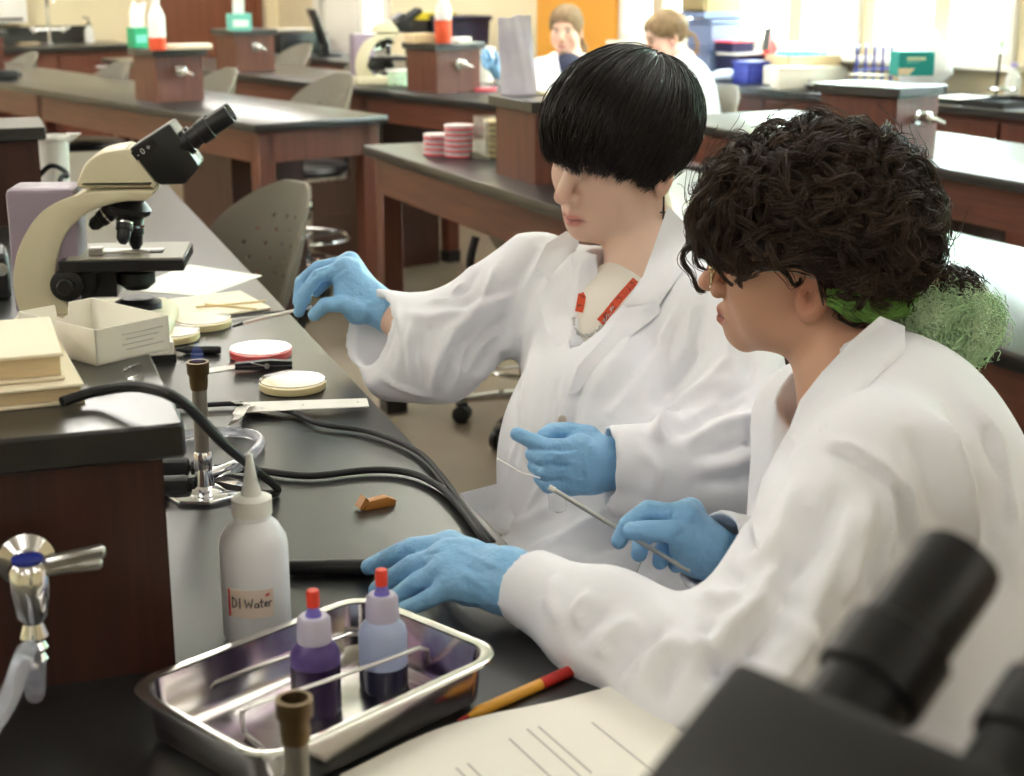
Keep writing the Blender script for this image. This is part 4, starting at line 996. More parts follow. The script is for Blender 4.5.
def dye_bottle(label, p, full_h, body_m, dye_m, z=TOP + .0017, r=.0205, h=.054):
    t = thing('dropper_bottle', label, 'dropper bottle', (p.x, p.y, z), random.random())
    obj('dye', lathe([(r * .96, .0), (r * 1.0, .003), (r * 1.0, full_h)], 28), dye_m, t)
    obj('bottle_body', lathe([(r, full_h + .0002), (r, h - .006), (r * .93, h), (r * .7, h + .006), (.0125, h + .008)], 28), body_m, t)
    obj('cap', lathe([(.0138, h + .007), (.0142, h + .01), (.0135, h + .026), (.011, h + .029)], 24), mat('frosted_cap', hexc(206, 200, 222), 0.35, trans=0.2), t)
    obj('spout', lathe([(.0068, h + .029), (.0045, h + .036), (.0042, h + .04)], 14), mat('dyed_spout', hexc(120, 110, 200), 0.35), t)
    obj('tip_cap', lathe([(.0052, h + .037), (.0052, h + .05), (.0045, h + .051)], 14), mat('vermilion_cap', hexc(224, 64, 44), 0.4), t)
    return t
M_violet = mat('violet_dye', hexc(40, 26, 62), 0.25); M_violet2 = mat('violet_tinted_plastic', hexc(88, 66, 132), 0.35, trans=0.15)
M_lightbl = mat('pale_blue_plastic', hexc(186, 200, 234), 0.35, trans=0.2); M_inkbl = mat('dark_dye', hexc(34, 36, 62), 0.25)
dye_bottle('dropper bottle of dark violet dye standing in the steel tray', on(317, 709, TOP + .002), .042, M_violet2, M_violet)
dye_bottle('pale blue dropper bottle one third full of dark dye', on(384, 685, TOP + .002), .021, M_lightbl, M_inkbl)
# ---- printed handout at the bottom
nu, nv = 16, 12; c00, c10, c11, c01 = on(300, 800, TOP), on(470, 722, TOP), on(620, 693, TOP), on(735, 778, TOP)
a_ = on(340, 782, TOP); b_ = on(618, 692, TOP); c_ = on(748, 790, TOP); d_ = a_ + (c_ - b_)
def sheet_stack(z0, lift, th):
    V = []; Fc = []
    for k in (0, 1):
        for i in range(nu + 1):
            for j in range(nv + 1):
                s, r_ = i / nu, j / nv
                p = a_.lerp(b_, s).lerp(d_.lerp(c_, s), r_)
                bow = lift * (math.sin(math.pi * min(1, s * 1.15)) ** 2) * (1 - r_) + .0015 * math.sin(7 * s)
                V.append((p.x + .012 * math.sin(math.pi * s) * (-.6) * (1 - r_), p.y + .02 * math.sin(math.pi * s) * (1 - r_) * .5, z0 + .0018 + bow + (th if k else 0)))
    off = (nu + 1) * (nv + 1); ix = lambda i, j, k: k * off + i * (nv + 1) + j
    for i in range(nu):
        for j in range(nv):
            Fc.append((ix(i, j, 1), ix(i + 1, j, 1), ix(i + 1, j + 1, 1), ix(i, j + 1, 1))); Fc.append((ix(i, j, 0), ix(i, j + 1, 0), ix(i + 1, j + 1, 0), ix(i + 1, j, 0)))
    for i in range(nu):
        for j in (0, nv): Fc.append((ix(i, j, 0), ix(i + 1, j, 0), ix(i + 1, j, 1), ix(i, j, 1)))
    for j in range(nv):
        for i in (0, nu): Fc.append((ix(i, j, 0), ix(i, j + 1, 0), ix(i, j + 1, 1), ix(i, j, 1)))
    return V, Fc
mp_ = bpy.data.materials.new('printed_handout'); mp_.use_nodes = True
nt = mp_.node_tree; b = nt.nodes['Principled BSDF']; b.inputs['Roughness'].default_value = .8; b.inputs['Base Color'].default_value = (*hexc(250, 246, 236), 1)
ho = thing('handout', 'stack of printed white sheets at the bottom picture edge', 'paper', (0, 0, 0))
obj('lower_sheets', sheet_stack(TOP, .004, .0035), M_paper, ho)
obj('top_sheet', sheet_stack(TOP + .0037, .005, .0006), mp_, ho)
def sheet_pt(s, r_):
    p = a_.lerp(b_, s).lerp(d_.lerp(c_, s), r_)
    bow = .005 * (math.sin(math.pi * min(1, s * 1.15)) ** 2) * (1 - r_) + .0015 * math.sin(7 * s)
    return Vector((p.x + .012 * math.sin(math.pi * s) * (-.6) * (1 - r_), p.y + .02 * math.sin(math.pi * s) * (1 - r_) * .5, TOP + .0037 + .0018 + bow + .0006 + .0004))
M_print = mat('faint_print', hexc(200, 194, 188), 0.8)
for k, (s, r0, r1) in enumerate(((.30, .3, .75), (.34, .3, .6), (.52, .22, .8), (.60, .18, .7), (.64, .18, .6), (.80, .25, .9))):
    P = [sheet_pt(s, r0 + (r1 - r0) * i / 10) for i in range(11)]
    obj('printed_line', ribbon(P, .0016, .0001), M_print, ho)
t = thing('scope_stand_in', 'black box standing in for bits of another microscope at the picture edge', 'equipment box', on(-8, 302), A_N)  # plain box in place of a cut-off microscope
obj('case', box2(-.1, .035, 0, .12, 0, .085, .008), M_black, t)
obj('knob', xf(lathe([(.01, 0), (.012, .012)], 16), Matrix.Translation((.02, 0, .06)) @ Matrix.Rotation(math.pi / 2, 4, 'X')), M_chrome, t)

# ================================================================== SMOOTH SURFACES FROM DISTANCE FIELDS (people, gloves, coats)
def npv(p): return np.array([p[0], p[1], p[2]], float)
def f_cap(a, b, ra, rb):
    a, b = npv(a), npv(b); ba = b - a; L2 = max(ba @ ba, 1e-12)
    def f(P):
        pa = P - a; h = np.clip(pa @ ba / L2, 0, 1)
        return np.linalg.norm(pa - h[:, None] * ba, axis=1) - (ra + (rb - ra) * h)
    return f
def f_chain(pts, rs): return f_min(*[f_cap(pts[i], pts[i + 1], rs[i], rs[i + 1]) for i in range(len(pts) - 1)])
def f_ell(c, r, R=None):
    c = npv(c); r = np.array(r, float)
    def f(P):
        q = P - c
        if R is not None: q = q @ R
        k0 = np.linalg.norm(q / r, axis=1); k1 = np.linalg.norm(q / (r * r), axis=1)
        return np.where(k0 < 1e-6, -r.min(), k0 * (k0 - 1) / np.maximum(k1, 1e-9))
    return f
def f_ball(c, r):
    c = npv(c); return lambda P: np.linalg.norm(P - c, axis=1) - r
def f_min(*fs):
    def f(P):
        d = fs[0](P)
        for g in fs[1:]: d = np.minimum(d, g(P))
        return d
    return f
def smin(a, b, k):
    h = np.clip(.5 + .5 * (b - a) / k, 0, 1); return b * (1 - h) + a * h - k * h * (1 - h)
def f_u(k, *fs):
    def f(P):
        d = fs[0](P)
        for g in fs[1:]: d = smin(d, g(P), k)
        return d
    return f
def f_sub(f0, g, k=.004): return lambda P: -smin(-f0(P), g(P), k)
def f_plane(f0, p, n, k=.004):     # keep the side opposite to n
    p, n = npv(p), npv(n); n = n / np.linalg.norm(n)
    return lambda P: -smin(-f0(P), -((P - p) @ n), k)
def f_local(f0, o, R, s=1.0):
    o = npv(o); return lambda P: f0((P - o) @ R / s) * s

def nets(f, lo, hi, h, c=4):
    """surface nets over the blocks near the surface"""
    lo = np.array(lo, float); hi = np.array(hi, float)
    nb = np.maximum(np.ceil((hi - lo) / (h * c)).astype(int), 1)
    g = [lo[k] + (np.arange(nb[k]) + .5) * c * h - .5 * h for k in range(3)]
    B = np.stack(np.meshgrid(*g, indexing='ij'), -1).reshape(-1, 3)
    dB = f(B)
    act = np.nonzero(np.abs(dB) < c * h * .9 * 1.35 + 2 * h)[0]
    n = nb * c
    D = np.repeat(np.repeat(np.repeat(np.sign(dB).reshape(nb) * 1.0, c, 0), c, 1), c, 2)
    off = np.stack(np.meshgrid(*[np.arange(c)] * 3, indexing='ij'), -1).reshape(-1, 3)
    bi = np.stack(np.unravel_index(act, nb), -1)
    I = (bi[:, None, :] * c + off[None]).reshape(-1, 3)
    vals = np.empty(len(I))
    for s in range(0, len(I), 400000):
        J = I[s:s + 400000]; vals[s:s + 400000] = f(lo + J * h)
    D[I[:, 0], I[:, 1], I[:, 2]] = vals
    S = D < 0
    cs = np.zeros(n - 1, np.int8)
    for dx in (0, 1):
        for dy in (0, 1):
            for dz in (0, 1): cs += S[dx:n[0] - 1 + dx, dy:n[1] - 1 + dy, dz:n[2] - 1 + dz]
    C = np.stack(np.nonzero((cs > 0) & (cs < 8)), -1)
    idx = -np.ones(n - 1, int); idx[C[:, 0], C[:, 1], C[:, 2]] = np.arange(len(C))
    cor = np.array([(x, y, z) for x in (0, 1) for y in (0, 1) for z in (0, 1)])
    val = np.stack([D[C[:, 0] + q[0], C[:, 1] + q[1], C[:, 2] + q[2]] for q in cor], 1)
    acc = np.zeros((len(C), 3)); cnt = np.zeros(len(C))
    for a in range(8):
        for b in range(a + 1, 8):
            if np.abs(cor[a] - cor[b]).sum() != 1: continue
            va, vb = val[:, a], val[:, b]; m = (va < 0) != (vb < 0)
            t = np.where(m, va / np.where(m, va - vb, 1), 0)
            acc += np.where(m[:, None], cor[a] + t[:, None] * (cor[b] - cor[a]), 0); cnt += m
    V = lo + (C + acc / cnt[:, None]) * h
    Q = []
    for ax in range(3):
        o1, o2 = [k for k in range(3) if k != ax]
        sl0 = [slice(None)] * 3; sl1 = [slice(None)] * 3
        sl0[ax] = slice(0, n[ax] - 1); sl1[ax] = slice(1, n[ax])
        a, b = S[tuple(sl0)], S[tuple(sl1)]
        E = np.stack(np.nonzero(a != b), -1)
        E = E[(E[:, o1] > 0) & (E[:, o2] > 0) & (E[:, o1] < n[o1] - 1) & (E[:, o2] < n[o2] - 1)]
        ids = []
        for (d1, d2) in ((-1, -1), (0, -1), (0, 0), (-1, 0)):
            q = E.copy(); q[:, o1] += d1; q[:, o2] += d2; ids.append(idx[q[:, 0], q[:, 1], q[:, 2]])
        q = np.stack(ids, 1); inside_first = a[E[:, 0], E[:, 1], E[:, 2]]
        flip = inside_first if ax != 1 else ~inside_first
        q = np.where(flip[:, None], q, q[:, ::-1]); Q.append(q)
    Q = np.concatenate(Q); Q = Q[(Q >= 0).all(1)]
    return V, Q
def relax(V, Q, it=1, lam=.5):
    E = np.concatenate([Q[:, [0, 1]], Q[:, [1, 2]], Q[:, [2, 3]], Q[:, [3, 0]]])
    for _ in range(it):
        acc = np.zeros_like(V); cnt = np.zeros(len(V))
        np.add.at(acc, E[:, 0], V[E[:, 1]]); np.add.at(cnt, E[:, 0], 1)
        np.add.at(acc, E[:, 1], V[E[:, 0]]); np.add.at(cnt, E[:, 1], 1)
        V = V + lam * (acc / np.maximum(cnt, 1)[:, None] - V)
    return V
def vnormals(V, Q):
    fn = np.cross(V[Q[:, 2]] - V[Q[:, 0]], V[Q[:, 3]] - V[Q[:, 1]])
    N = np.zeros_like(V)
    for k in range(4): np.add.at(N, Q[:, k], fn)
    return N / np.maximum(np.linalg.norm(N, axis=1), 1e-12)[:, None]
def bvh_of(V, Q): return BVHTree.FromPolygons([Vector(p) for p in V], [tuple(map(int, q)) for q in Q])
CAM0 = Vector((0, 0, CAMH))
def hit(bvh, u, v):
    r = bvh.ray_cast(CAM0, ray(u, v).normalized()); return (r[0], r[1]) if r[0] is not None else (None, None)
def sculpt(V, Q, strokes):
    """strokes: (picture polyline, width in m, height in m[, sharp]) pushed into or out of the surface as cloth folds"""
    bv = bvh_of(V, Q); N = vnormals(V, Q); disp = np.zeros(len(V))
    for st in strokes:
        pts, w, amp = st[:3]
        P = []
        for i in range(len(pts) - 1):
            for k in range(6):
                t = k / 6; h_, n_ = hit(bv, pts[i][0] + (pts[i + 1][0] - pts[i][0]) * t, pts[i][1] + (pts[i + 1][1] - pts[i][1]) * t)
                if h_ is not None: P.append((npv(h_), npv(n_)))
        h_, n_ = hit(bv, *pts[-1])
        if h_ is not None: P.append((npv(h_), npv(n_)))
        if len(P) < 2: continue
        X = np.array([p[0] for p in P]); Nn = np.array([p[1] for p in P])
        lo_, hi_ = X.min(0) - 3 * w, X.max(0) + 3 * w
        sel = np.nonzero(((V > lo_) & (V < hi_)).all(1))[0]
        if not len(sel): continue
        best = np.full(len(sel), 1e9); tt = np.zeros(len(sel)); nd = np.zeros(len(sel))
        for i in range(len(X) - 1):
            a, b = X[i], X[i + 1]; ba = b - a
            if np.linalg.norm(ba) > .12: continue
            pa = V[sel] - a; hh = np.clip(pa @ ba / max(ba @ ba, 1e-12), 0, 1)
            d = np.linalg.norm(pa - hh[:, None] * ba, axis=1)
            m = d < best; best[m] = d[m]; tt[m] = ((i + hh) / (len(X) - 1))[m]; nd[m] = (N[sel] @ Nn[i])[m]
        taper = np.clip(np.sin(np.pi * np.clip(tt, .0, 1)) * 1.5, .15, 1)
        disp[sel] += 1.35 * amp * np.exp(-(best / w) ** 2) * taper * (nd > 0)
    return V + N * disp[:, None]
def crumple(V, Q, amp):
    """small soft creases all over a cloth surface"""
    N = vnormals(V, Q); x, y, z = V[:, 0], V[:, 1], V[:, 2]
    a = x * 46 + 1.9 * np.sin(21 * z + 4 * y) + 1.3 * np.sin(31 * y + 11 * x)
    b = z * 38 + 1.7 * np.sin(19 * x + 7 * y) + 1.1 * np.sin(37 * y - 9 * z)
    r = (1 - np.abs(np.sin(a * .5 + b * .35))) ** 2 * (.5 + .5 * np.sin(13 * z + 9 * x)) + (1 - np.abs(np.sin(b * .45 - a * .2 + 1.7))) ** 2 * (.5 + .5 * np.sin(11 * x - 15 * y + 2))
    return V + N * (amp * (r - .5))[:, None]
def smesh(name, V, Q, m, parent=None, tint=None, label=None):
    me = bpy.data.meshes.new(name)
    me.from_pydata(V.tolist(), [], Q.tolist()); me.update()
    me.polygons.foreach_set('use_smooth', np.ones(len(me.polygons), bool))
    if tint is not None:
        at_ = me.color_attributes.new('tint', 'FLOAT_COLOR', 'POINT')
        c = np.concatenate([tint, np.ones((len(tint), 1))], 1).astype(np.float32)
        at_.data.foreach_set('color', c.ravel())
    me.materials.append(m)
    o = bpy.data.objects.new(name, me); COL.objects.link(o)
    if parent is not None: o.parent = parent
    if label: o['label'] = label
    return o
def axes(fwd, up=(0, 0, 1), roll=0.0):
    f = npv(fwd); f /= np.linalg.norm(f); x = np.cross(f, npv(up)); x /= np.linalg.norm(x); u = np.cross(x, f)
    c, s = math.cos(roll), math.sin(roll)
    x2, u2 = c * x + s * u, c * u - s * x
    return np.stack([x2, f, u2], 1)       # columns: right, forward, up
def mirror(fn): return [fn(1), fn(-1)]

def head_field():
    f = f_u(.03, f_ell((0, -.015, .03), (.075, .095, .083)), f_ell((0, .018, -.034), (.06, .066, .07)))
    for s in (-1, 1):
        f = f_u(.02, f, f_cap((s * .05, -.008, -.058), (s * .02, .06, -.094), .02, .016), f_ball((s * .039, .046, -.03), .031), f_ball((s * .036, .036, -.062), .030))
    f = f_u(.018, f, f_ball((0, .068, -.093), .019), f_ell((0, .064, -.068), (.033, .026, .028)), f_cap((-.034, .067, .019), (.034, .067, .019), .017, .017))
    for s in (-1, 1):
        f = f_sub(f, f_ell((s * .031, .094, .0), (.019, .014, .011)), .012)
        f = f_u(.004, f, f_ell((s * .0315, .0655, -.001), (.0155, .0165, .0135)))
    f = f_u(.012, f, f_cap((0, .083, .004), (0, .107, -.034), .0085, .0112))
    f = f_u(.006, f, f_ball((.0125, .094, -.0405), .0085), f_ball((-.0125, .094, -.0405), .0085))
    for s in (-1, 1):
        f = f_u(.005, f, f_cap((s * .02, .0805, -.0695), (0, .0905, -.0665), .0045, .0062), f_cap((s * .016, .081, -.0765), (0, .0895, -.0775), .0048, .0072))
        f = f_sub(f, f_cap((s * .021, .0845, -.0725), (0, .0965, -.072), .0014, .0018), .0025)
        f = f_sub(f, f_cap((s * .006, .1, -.0475), (s * .0065, .094, -.046), .0032, .0026), .002)
        a = math.radians(16)
        R = np.array([[1, 0, 0], [0, math.cos(a), -math.sin(a)], [0, math.sin(a), math.cos(a)]])
        ear = f_ell((s * .0775, -.016, -.02), (.0085, .0185, .031), R)
        ear = f_sub(ear, f_ell((s * .0885, -.0125, -.0155), (.0165, .0125, .0205), R), .003)
        ear = f_u(.003, ear, f_cap((s * .082, -.02, .0), (s * .0815, -.019, -.026), .0028, .0025))
        ear = f_u(.004, ear, f_ball((s * .077, -.004, -.025), .006))
        f = f_u(.005, f, ear)
    return f
HEAD = head_field()
def head_tint(Q_, base, lip, blush, brow=None, eyes=False):
    """Q_: vertices in head axes"""
    c = np.tile(np.array(base), (len(Q_), 1))
    def mixin(w, col):
        nonlocal c
        w = np.clip(w, 0, 1)[:, None]; c = c * (1 - w) + np.array(col) * w
    x, y, z = Q_[:, 0], Q_[:, 1], Q_[:, 2]
    for (cx, cy, cz, r, k) in ((0, .105, -.035, .02, .5), (.042, .065, -.03, .028, .22), (-.042, .065, -.03, .028, .22), (.078, -.016, -.02, .03, .55), (-.078, -.016, -.02, .03, .55), (0, .08, -.098, .016, .25)):
        mixin(k * np.exp(-((x - cx) ** 2 + (y - cy) ** 2 + (z - cz) ** 2) / r ** 2), blush)
    mixin(1.3 * np.exp(-((x / .019) ** 4 + ((z + .0725) / .0085) ** 4)) * (y > .07), lip)
    mixin(1.2 * np.exp(-((x / .021) ** 4 + ((z + .0723) / .0014) ** 2)) * (y > .075), tuple(v * .35 for v in lip))
    if brow is not None:
        for s in (-1, 1): mixin(1.1 * np.exp(-(((x - s * .034) / .018) ** 4 + ((z - .0195 + abs(x - s * .034) * .12) / .0042) ** 2)) * (y > .05), brow)
    if eyes:
        for s in (-1, 1):
            mixin(1.2 * np.exp(-(((x - s * .0315) / .0125) ** 4 + ((z + .001) / .004) ** 4)) * (y > .06), (.75, .72, .68))
            mixin(1.4 * np.exp(-(((x - s * .0315) / .0055) ** 4 + ((z + .001) / .005) ** 4)) * (y > .06), (.03, .03, .03))
            mixin(.9 * np.exp(-(((x - s * .0315) / .0135) ** 4 + ((z - .0035) / .0018) ** 2)) * (y > .06), (.05, .035, .03))
    return c
def strands(curves, r0, r1, sides=3):
    """many thin tapered hairs as one mesh; curves: (n, m, 3)"""
    n, m, _ = curves.shape
    T = np.gradient(curves, axis=1); T /= np.maximum(np.linalg.norm(T, axis=2, keepdims=True), 1e-9)
    ref = RNG.normal(size=(n, 1, 3)); A = np.cross(T, ref); A /= np.maximum(np.linalg.norm(A, axis=2, keepdims=True), 1e-9); Bn = np.cross(T, A)
    rr = (r0 + (r1 - r0) * np.linspace(0, 1, m) ** 1.5)[None, :, None]
    ring = [curves + rr * (A * math.cos(2 * math.pi * k / sides) + Bn * math.sin(2 * math.pi * k / sides)) for k in range(sides)]
    V = np.stack(ring, 2).reshape(-1, 3)
    i = np.arange(n)[:, None, None] * (m * sides) + np.arange(m - 1)[None, :, None] * sides
    k = np.arange(sides)[None, None, :]; k2 = (k + 1) % sides
    Q = np.stack([i + k, i + k2, i + sides + k2, i + sides + k], -1).reshape(-1, 4)
    return V, Q
def cat(*vq):
    V = []; Q = []; o = 0
    for (v, q) in vq: V.append(v); Q.append(q + o); o += len(v)
    return np.concatenate(V), np.concatenate(Q)
def patch(name, poly, bvh, lift, thick, m, parent, step=7, label=None, relax_it=6, maxd=None, sharp=60):
    """a thin cloth panel lying on a surface: its outline is drawn in the picture, its depth comes from the surface under it"""
    us = [p[0] for p in poly]; vs = [p[1] for p in poly]
    edge = []
    for i in range(len(poly)):
        a, b = poly[i], poly[(i + 1) % len(poly)]; k = max(1, int(math.hypot(b[0] - a[0], b[1] - a[1]) / step))
        edge += [(a[0] + (b[0] - a[0]) * t / k, a[1] + (b[1] - a[1]) * t / k) for t in range(k)]
    def inside(p):
        c = False; j = len(poly) - 1
        for i in range(len(poly)):
            if (poly[i][1] > p[1]) != (poly[j][1] > p[1]) and p[0] < (poly[j][0] - poly[i][0]) * (p[1] - poly[i][1]) / (poly[j][1] - poly[i][1]) + poly[i][0]: c = not c
            j = i
        return c
    pts = list(edge)
    v = min(vs) + step / 2
    while v < max(vs):
        u = min(us) + step / 2
        while u < max(us):
            if inside((u, v)) and min((u - e[0]) ** 2 + (v - e[1]) ** 2 for e in edge) > (step * .55) ** 2: pts.append((u, v))
            u += step
        v += step
    ne = len(edge)
    out = delaunay_2d_cdt([Vector(p) for p in pts], [], [list(range(ne))], 1, 1e-4)
    P2, faces = out[0], out[2]
    D = []
    for p in P2:
        h_, n_ = hit(bvh, p[0], p[1])
        D.append(None if h_ is None else (h_ - CAM0).dot(Vector((0, CP, -SP))))
    ok = [d for d in D if d is not None]; med = sorted(ok)[len(ok) // 2]
    nb = [set() for _ in P2]
    for f_ in faces:
        for i in range(len(f_)): nb[f_[i]].add(f_[(i + 1) % len(f_)]); nb[f_[(i + 1) % len(f_)]].add(f_[i])
    lim = maxd if maxd else 9
    D = [d if (d is not None and abs(d - med) < lim) else None for d in D]
    for _ in range(60):
        miss = [i for i, d in enumerate(D) if d is None]
        if not miss: break
        new = {}
        for i in miss:
            q = [D[j] for j in nb[i] if D[j] is not None]
            if q: new[i] = sum(q) / len(q)
        for i, d in new.items(): D[i] = d
    D = [med if d is None else d for d in D]
    for _ in range(relax_it):
        D = [.5 * D[i] + .5 * sum(D[j] for j in nb[i]) / max(1, len(nb[i])) for i in range(len(D))]
    X = [at(p[0], p[1], d) for p, d in zip(P2, D)]
    front = [x + (CAM0 - x).normalized() * (lift + thick) for x in X]; back = [x + (CAM0 - x).normalized() * lift for x in X]
    n = len(X); Fc = [tuple(f_) for f_ in faces] + [tuple(i + n for i in reversed(f_)) for f_ in faces]
    cnt = {}
    for f_ in faces:
        for i in range(len(f_)):
            a, b = f_[i], f_[(i + 1) % len(f_)]; cnt[(a, b)] = cnt.get((a, b), 0) + 1
    for (a, b) in list(cnt):
        if (b, a) not in cnt: Fc.append((a, b, b + n, a + n))
    return obj(name, (front + back, Fc), m, parent, label, sharp)

# ================================================================== THE TWO STUDENTS AT THE NEAR BENCH
M_coat = mat('white_lab_cotton', hexc(236, 237, 243), 0.85, bump=0.10, bscale=28)
M_skin = mat('skin', (1, 1, 1), 0.48, vcol=True, sss=0.12, bump=0.02, bscale=500)
M_glove = mat('blue_nitrile', hexc(134, 186, 228), 0.45, var=0.06, vscale=40, bump=0.5, bscale=55)
M_hairb = mat('black_hair', hexc(26, 21, 19), 0.38, spec=0.45)
M_hairbr = mat('dark_brown_hair', hexc(60, 46, 35), 0.42, var=0.5, vscale=30, spec=0.4)
M_hairgr = mat('mint_green_hair', hexc(206, 255, 192), 0.6, var=0.3, vscale=25)
M_shirt = mat('white_tee', hexc(236, 230, 220), 0.85, bump=0.05, bscale=800)
A = at
def glove(parent, palm, fingers, h=.0022, k=.007, wrist=None, name='glove', wrinkles=()):
    f = f_u(.012, *palm)
    ff = f_min(*[f_chain(p, r) for (p, r) in fingers])
    g = f_u(k, f, ff)
    if wrist: g = f_plane(g, wrist[0], wrist[1], .002)
    allp = np.array([npv(p) for (P_, r) in fingers for p in P_] + [npv(w) for w in (wrist[2] if wrist else [])])
    V, Q = nets(g, allp.min(0) - .045, allp.max(0) + .045, h)
    V = relax(V, Q, 1, .4)
    if wrinkles: V = sculpt(V, Q, wrinkles)
    return smesh(name, V, Q, M_glove, parent)
def hand(parent, W, kn, fingers, thumb, rw=.027, wname='glove', wr=(), rp=.0125, extra=(), nrm=None):
    """W wrist, kn four knuckles, fingers: four lists of joints from the knuckle, thumb: joints from the wrist side"""
    palm = [f_cap(W, kn[i], rw * .72, rp) for i in range(4)] + [f_cap(W, thumb[0], rw * .7, .014)] + list(extra)
    rf = ([.0118, .0105, .0095, .0085], [.012, .0108, .0098, .0086], [.0115, .0102, .0093, .0082], [.0102, .0092, .0083, .0074])
    fs = [([kn[i]] + list(fingers[i]), rf[i][:len(fingers[i]) + 1]) for i in range(4)]
    fs.append((thumb, [.0145, .0125, .0112, .0095][:len(thumb)]))
    if nrm is None: nrm = npv(W) - npv(kn[1])
    back = npv(W) + npv(nrm) / np.linalg.norm(npv(nrm)) * .05
    palm.append(f_cap(W, back, rw * .95, rw * 1.0))
    return glove(parent, palm, fs, wrist=(npv(W) + npv(nrm) / np.linalg.norm(npv(nrm)) * .045, nrm, [W, back]), name=wname, wrinkles=wr)

# ------------------------------------------------------------------ dark-haired student
p1 = thing('person', 'dark-haired student in a white lab coat reaching over with a loop', 'person', (0, 0, 0))
H1 = A(616, 151, 2.15); S1 = 1.0
psi = math.radians(49); pit = math.radians(12)
F1 = (-math.sin(psi) * math.cos(pit), -math.cos(psi) * math.cos(pit), -math.sin(pit))
R1 = axes(F1, roll=math.radians(9))
def loc1(x, y, z): return Vector(npv(H1) + R1 @ (np.array([x, y, z]) * S1))
nb1 = A(648, 268, 2.17)
sR, eR, cR_ = A(534, 280, 2.27), A(440, 346, 2.24), A(361, 328, 2.285)
sL, eL, cL_ = A(722, 326, 2.0), A(750, 466, 1.87), A(606, 466, 1.84)
ch1, be1, pe1 = A(610, 352, 2.12), A(606, 480, 2.06), A(650, 600, 2.02)
wR1, wL1 = A(372, 303, 2.30), A(604, 463, 1.845)
body = f_u(.03, f_local(HEAD, H1, R1, S1), f_cap(loc1(0, -.03, -.07), nb1, .05, .056), f_cap(nb1, ch1, .05, .05))
body = f_u(.03, body, f_cap(A(575, 300, 2.24), A(690, 330, 2.1), .035, .035), f_cap(sR, eR, .035, .033), f_cap(eR, wR1, .033, .026), f_cap(sL, eL, .035, .033), f_cap(eL, wL1, .033, .026), f_cap(ch1, be1, .06, .07))
V, Q = nets(body, (-.35, 1.6, .75), (.42, 2.5, 1.45), .0034)
loc = (V - npv(H1)) @ R1 / S1
tint = head_tint(loc, hexc(226, 192, 172), hexc(206, 136, 126), hexc(218, 156, 136), brow=hexc(40, 30, 26))
smesh('body', V, Q, M_skin, p1, tint)
# shirt
shirt = f_u(.04, f_ell(A(606, 378, 2.125), (.102, .088, .13), axes((-.75, -.66, 0))), f_cap(A(622, 304, 2.155), A(604, 350, 2.125), .062, .075))
V, Q = nets(shirt, (-.2, 1.8, .85), (.35, 2.45, 1.2), .006)
smesh('shirt', V, Q, M_shirt, p1); bv_shirt = bvh_of(V, Q)
# coat
Rt = axes((-.75, -.66, 0))
def coat1():
    tr = f_u(.06, f_ell(ch1 + Vector((.02, .02, -.02)), (.185, .11, .16), Rt), f_ell(be1, (.175, .125, .2), Rt), f_ell(pe1, (.17, .15, .13), Rt))
    tr = f_u(.06, tr, f_cap(A(545, 284, 2.26), A(640, 292, 2.22), .055, .055), f_cap(A(715, 318, 2.04), A(660, 285, 2.14), .06, .06))
    th = f_u(.06, f_cap(pe1, (-.2, 1.83, .67), .10, .08), f_cap(pe1, (-.12, 1.6, .67), .10, .08), f_ell((.04, 1.76, .69), (.17, .17, .085)))
    slR = f_u(.03, f_cap(sR, eR, .070, .068), f_cap(eR, A(366, 326, 2.285), .072, .060), f_cap(A(440, 368, 2.23), A(392, 372, 2.25), .05, .045))
    nR = (-.82, -.42, .34)
    slR = f_plane(slR, cR_, nR, .003)
    slR = f_sub(slR, f_cap(npv(cR_) + .08 * np.array(nR), npv(A(405, 340, 2.26)), .056, .046), .003)
    slL = f_u(.05, f_cap(sL, eL, .074, .062), f_cap(eL, cL_, .062, .050))
    nL = npv(cL_) - npv(eL); nL /= np.linalg.norm(nL)
    slL = f_plane(slL, cL_, nL, .003)
    slL = f_sub(slL, f_cap(npv(cL_) + .05 * nL, npv(cL_) - .07 * nL, .043, .04), .003)
    f = f_u(.035, tr, slR); f = f_u(.03, f, slL); f = f_u(.05, f, th)
    # neck opening and open front
    f = f_sub(f, f_cap(nb1 + Vector((0, 0, .1)), nb1 + Vector((-.02, -.02, -.03)), .085, .062), .01)
    f = f_sub(f, f_cap(A(614, 262, 2.065), A(578, 352, 2.01), .052, .010), .006)
    return f
c1 = coat1()
V, Q = nets(c1, (-.33, 1.55, .55), (.5, 2.52, 1.3), .0052)
V = relax(V, Q, 2, .5)
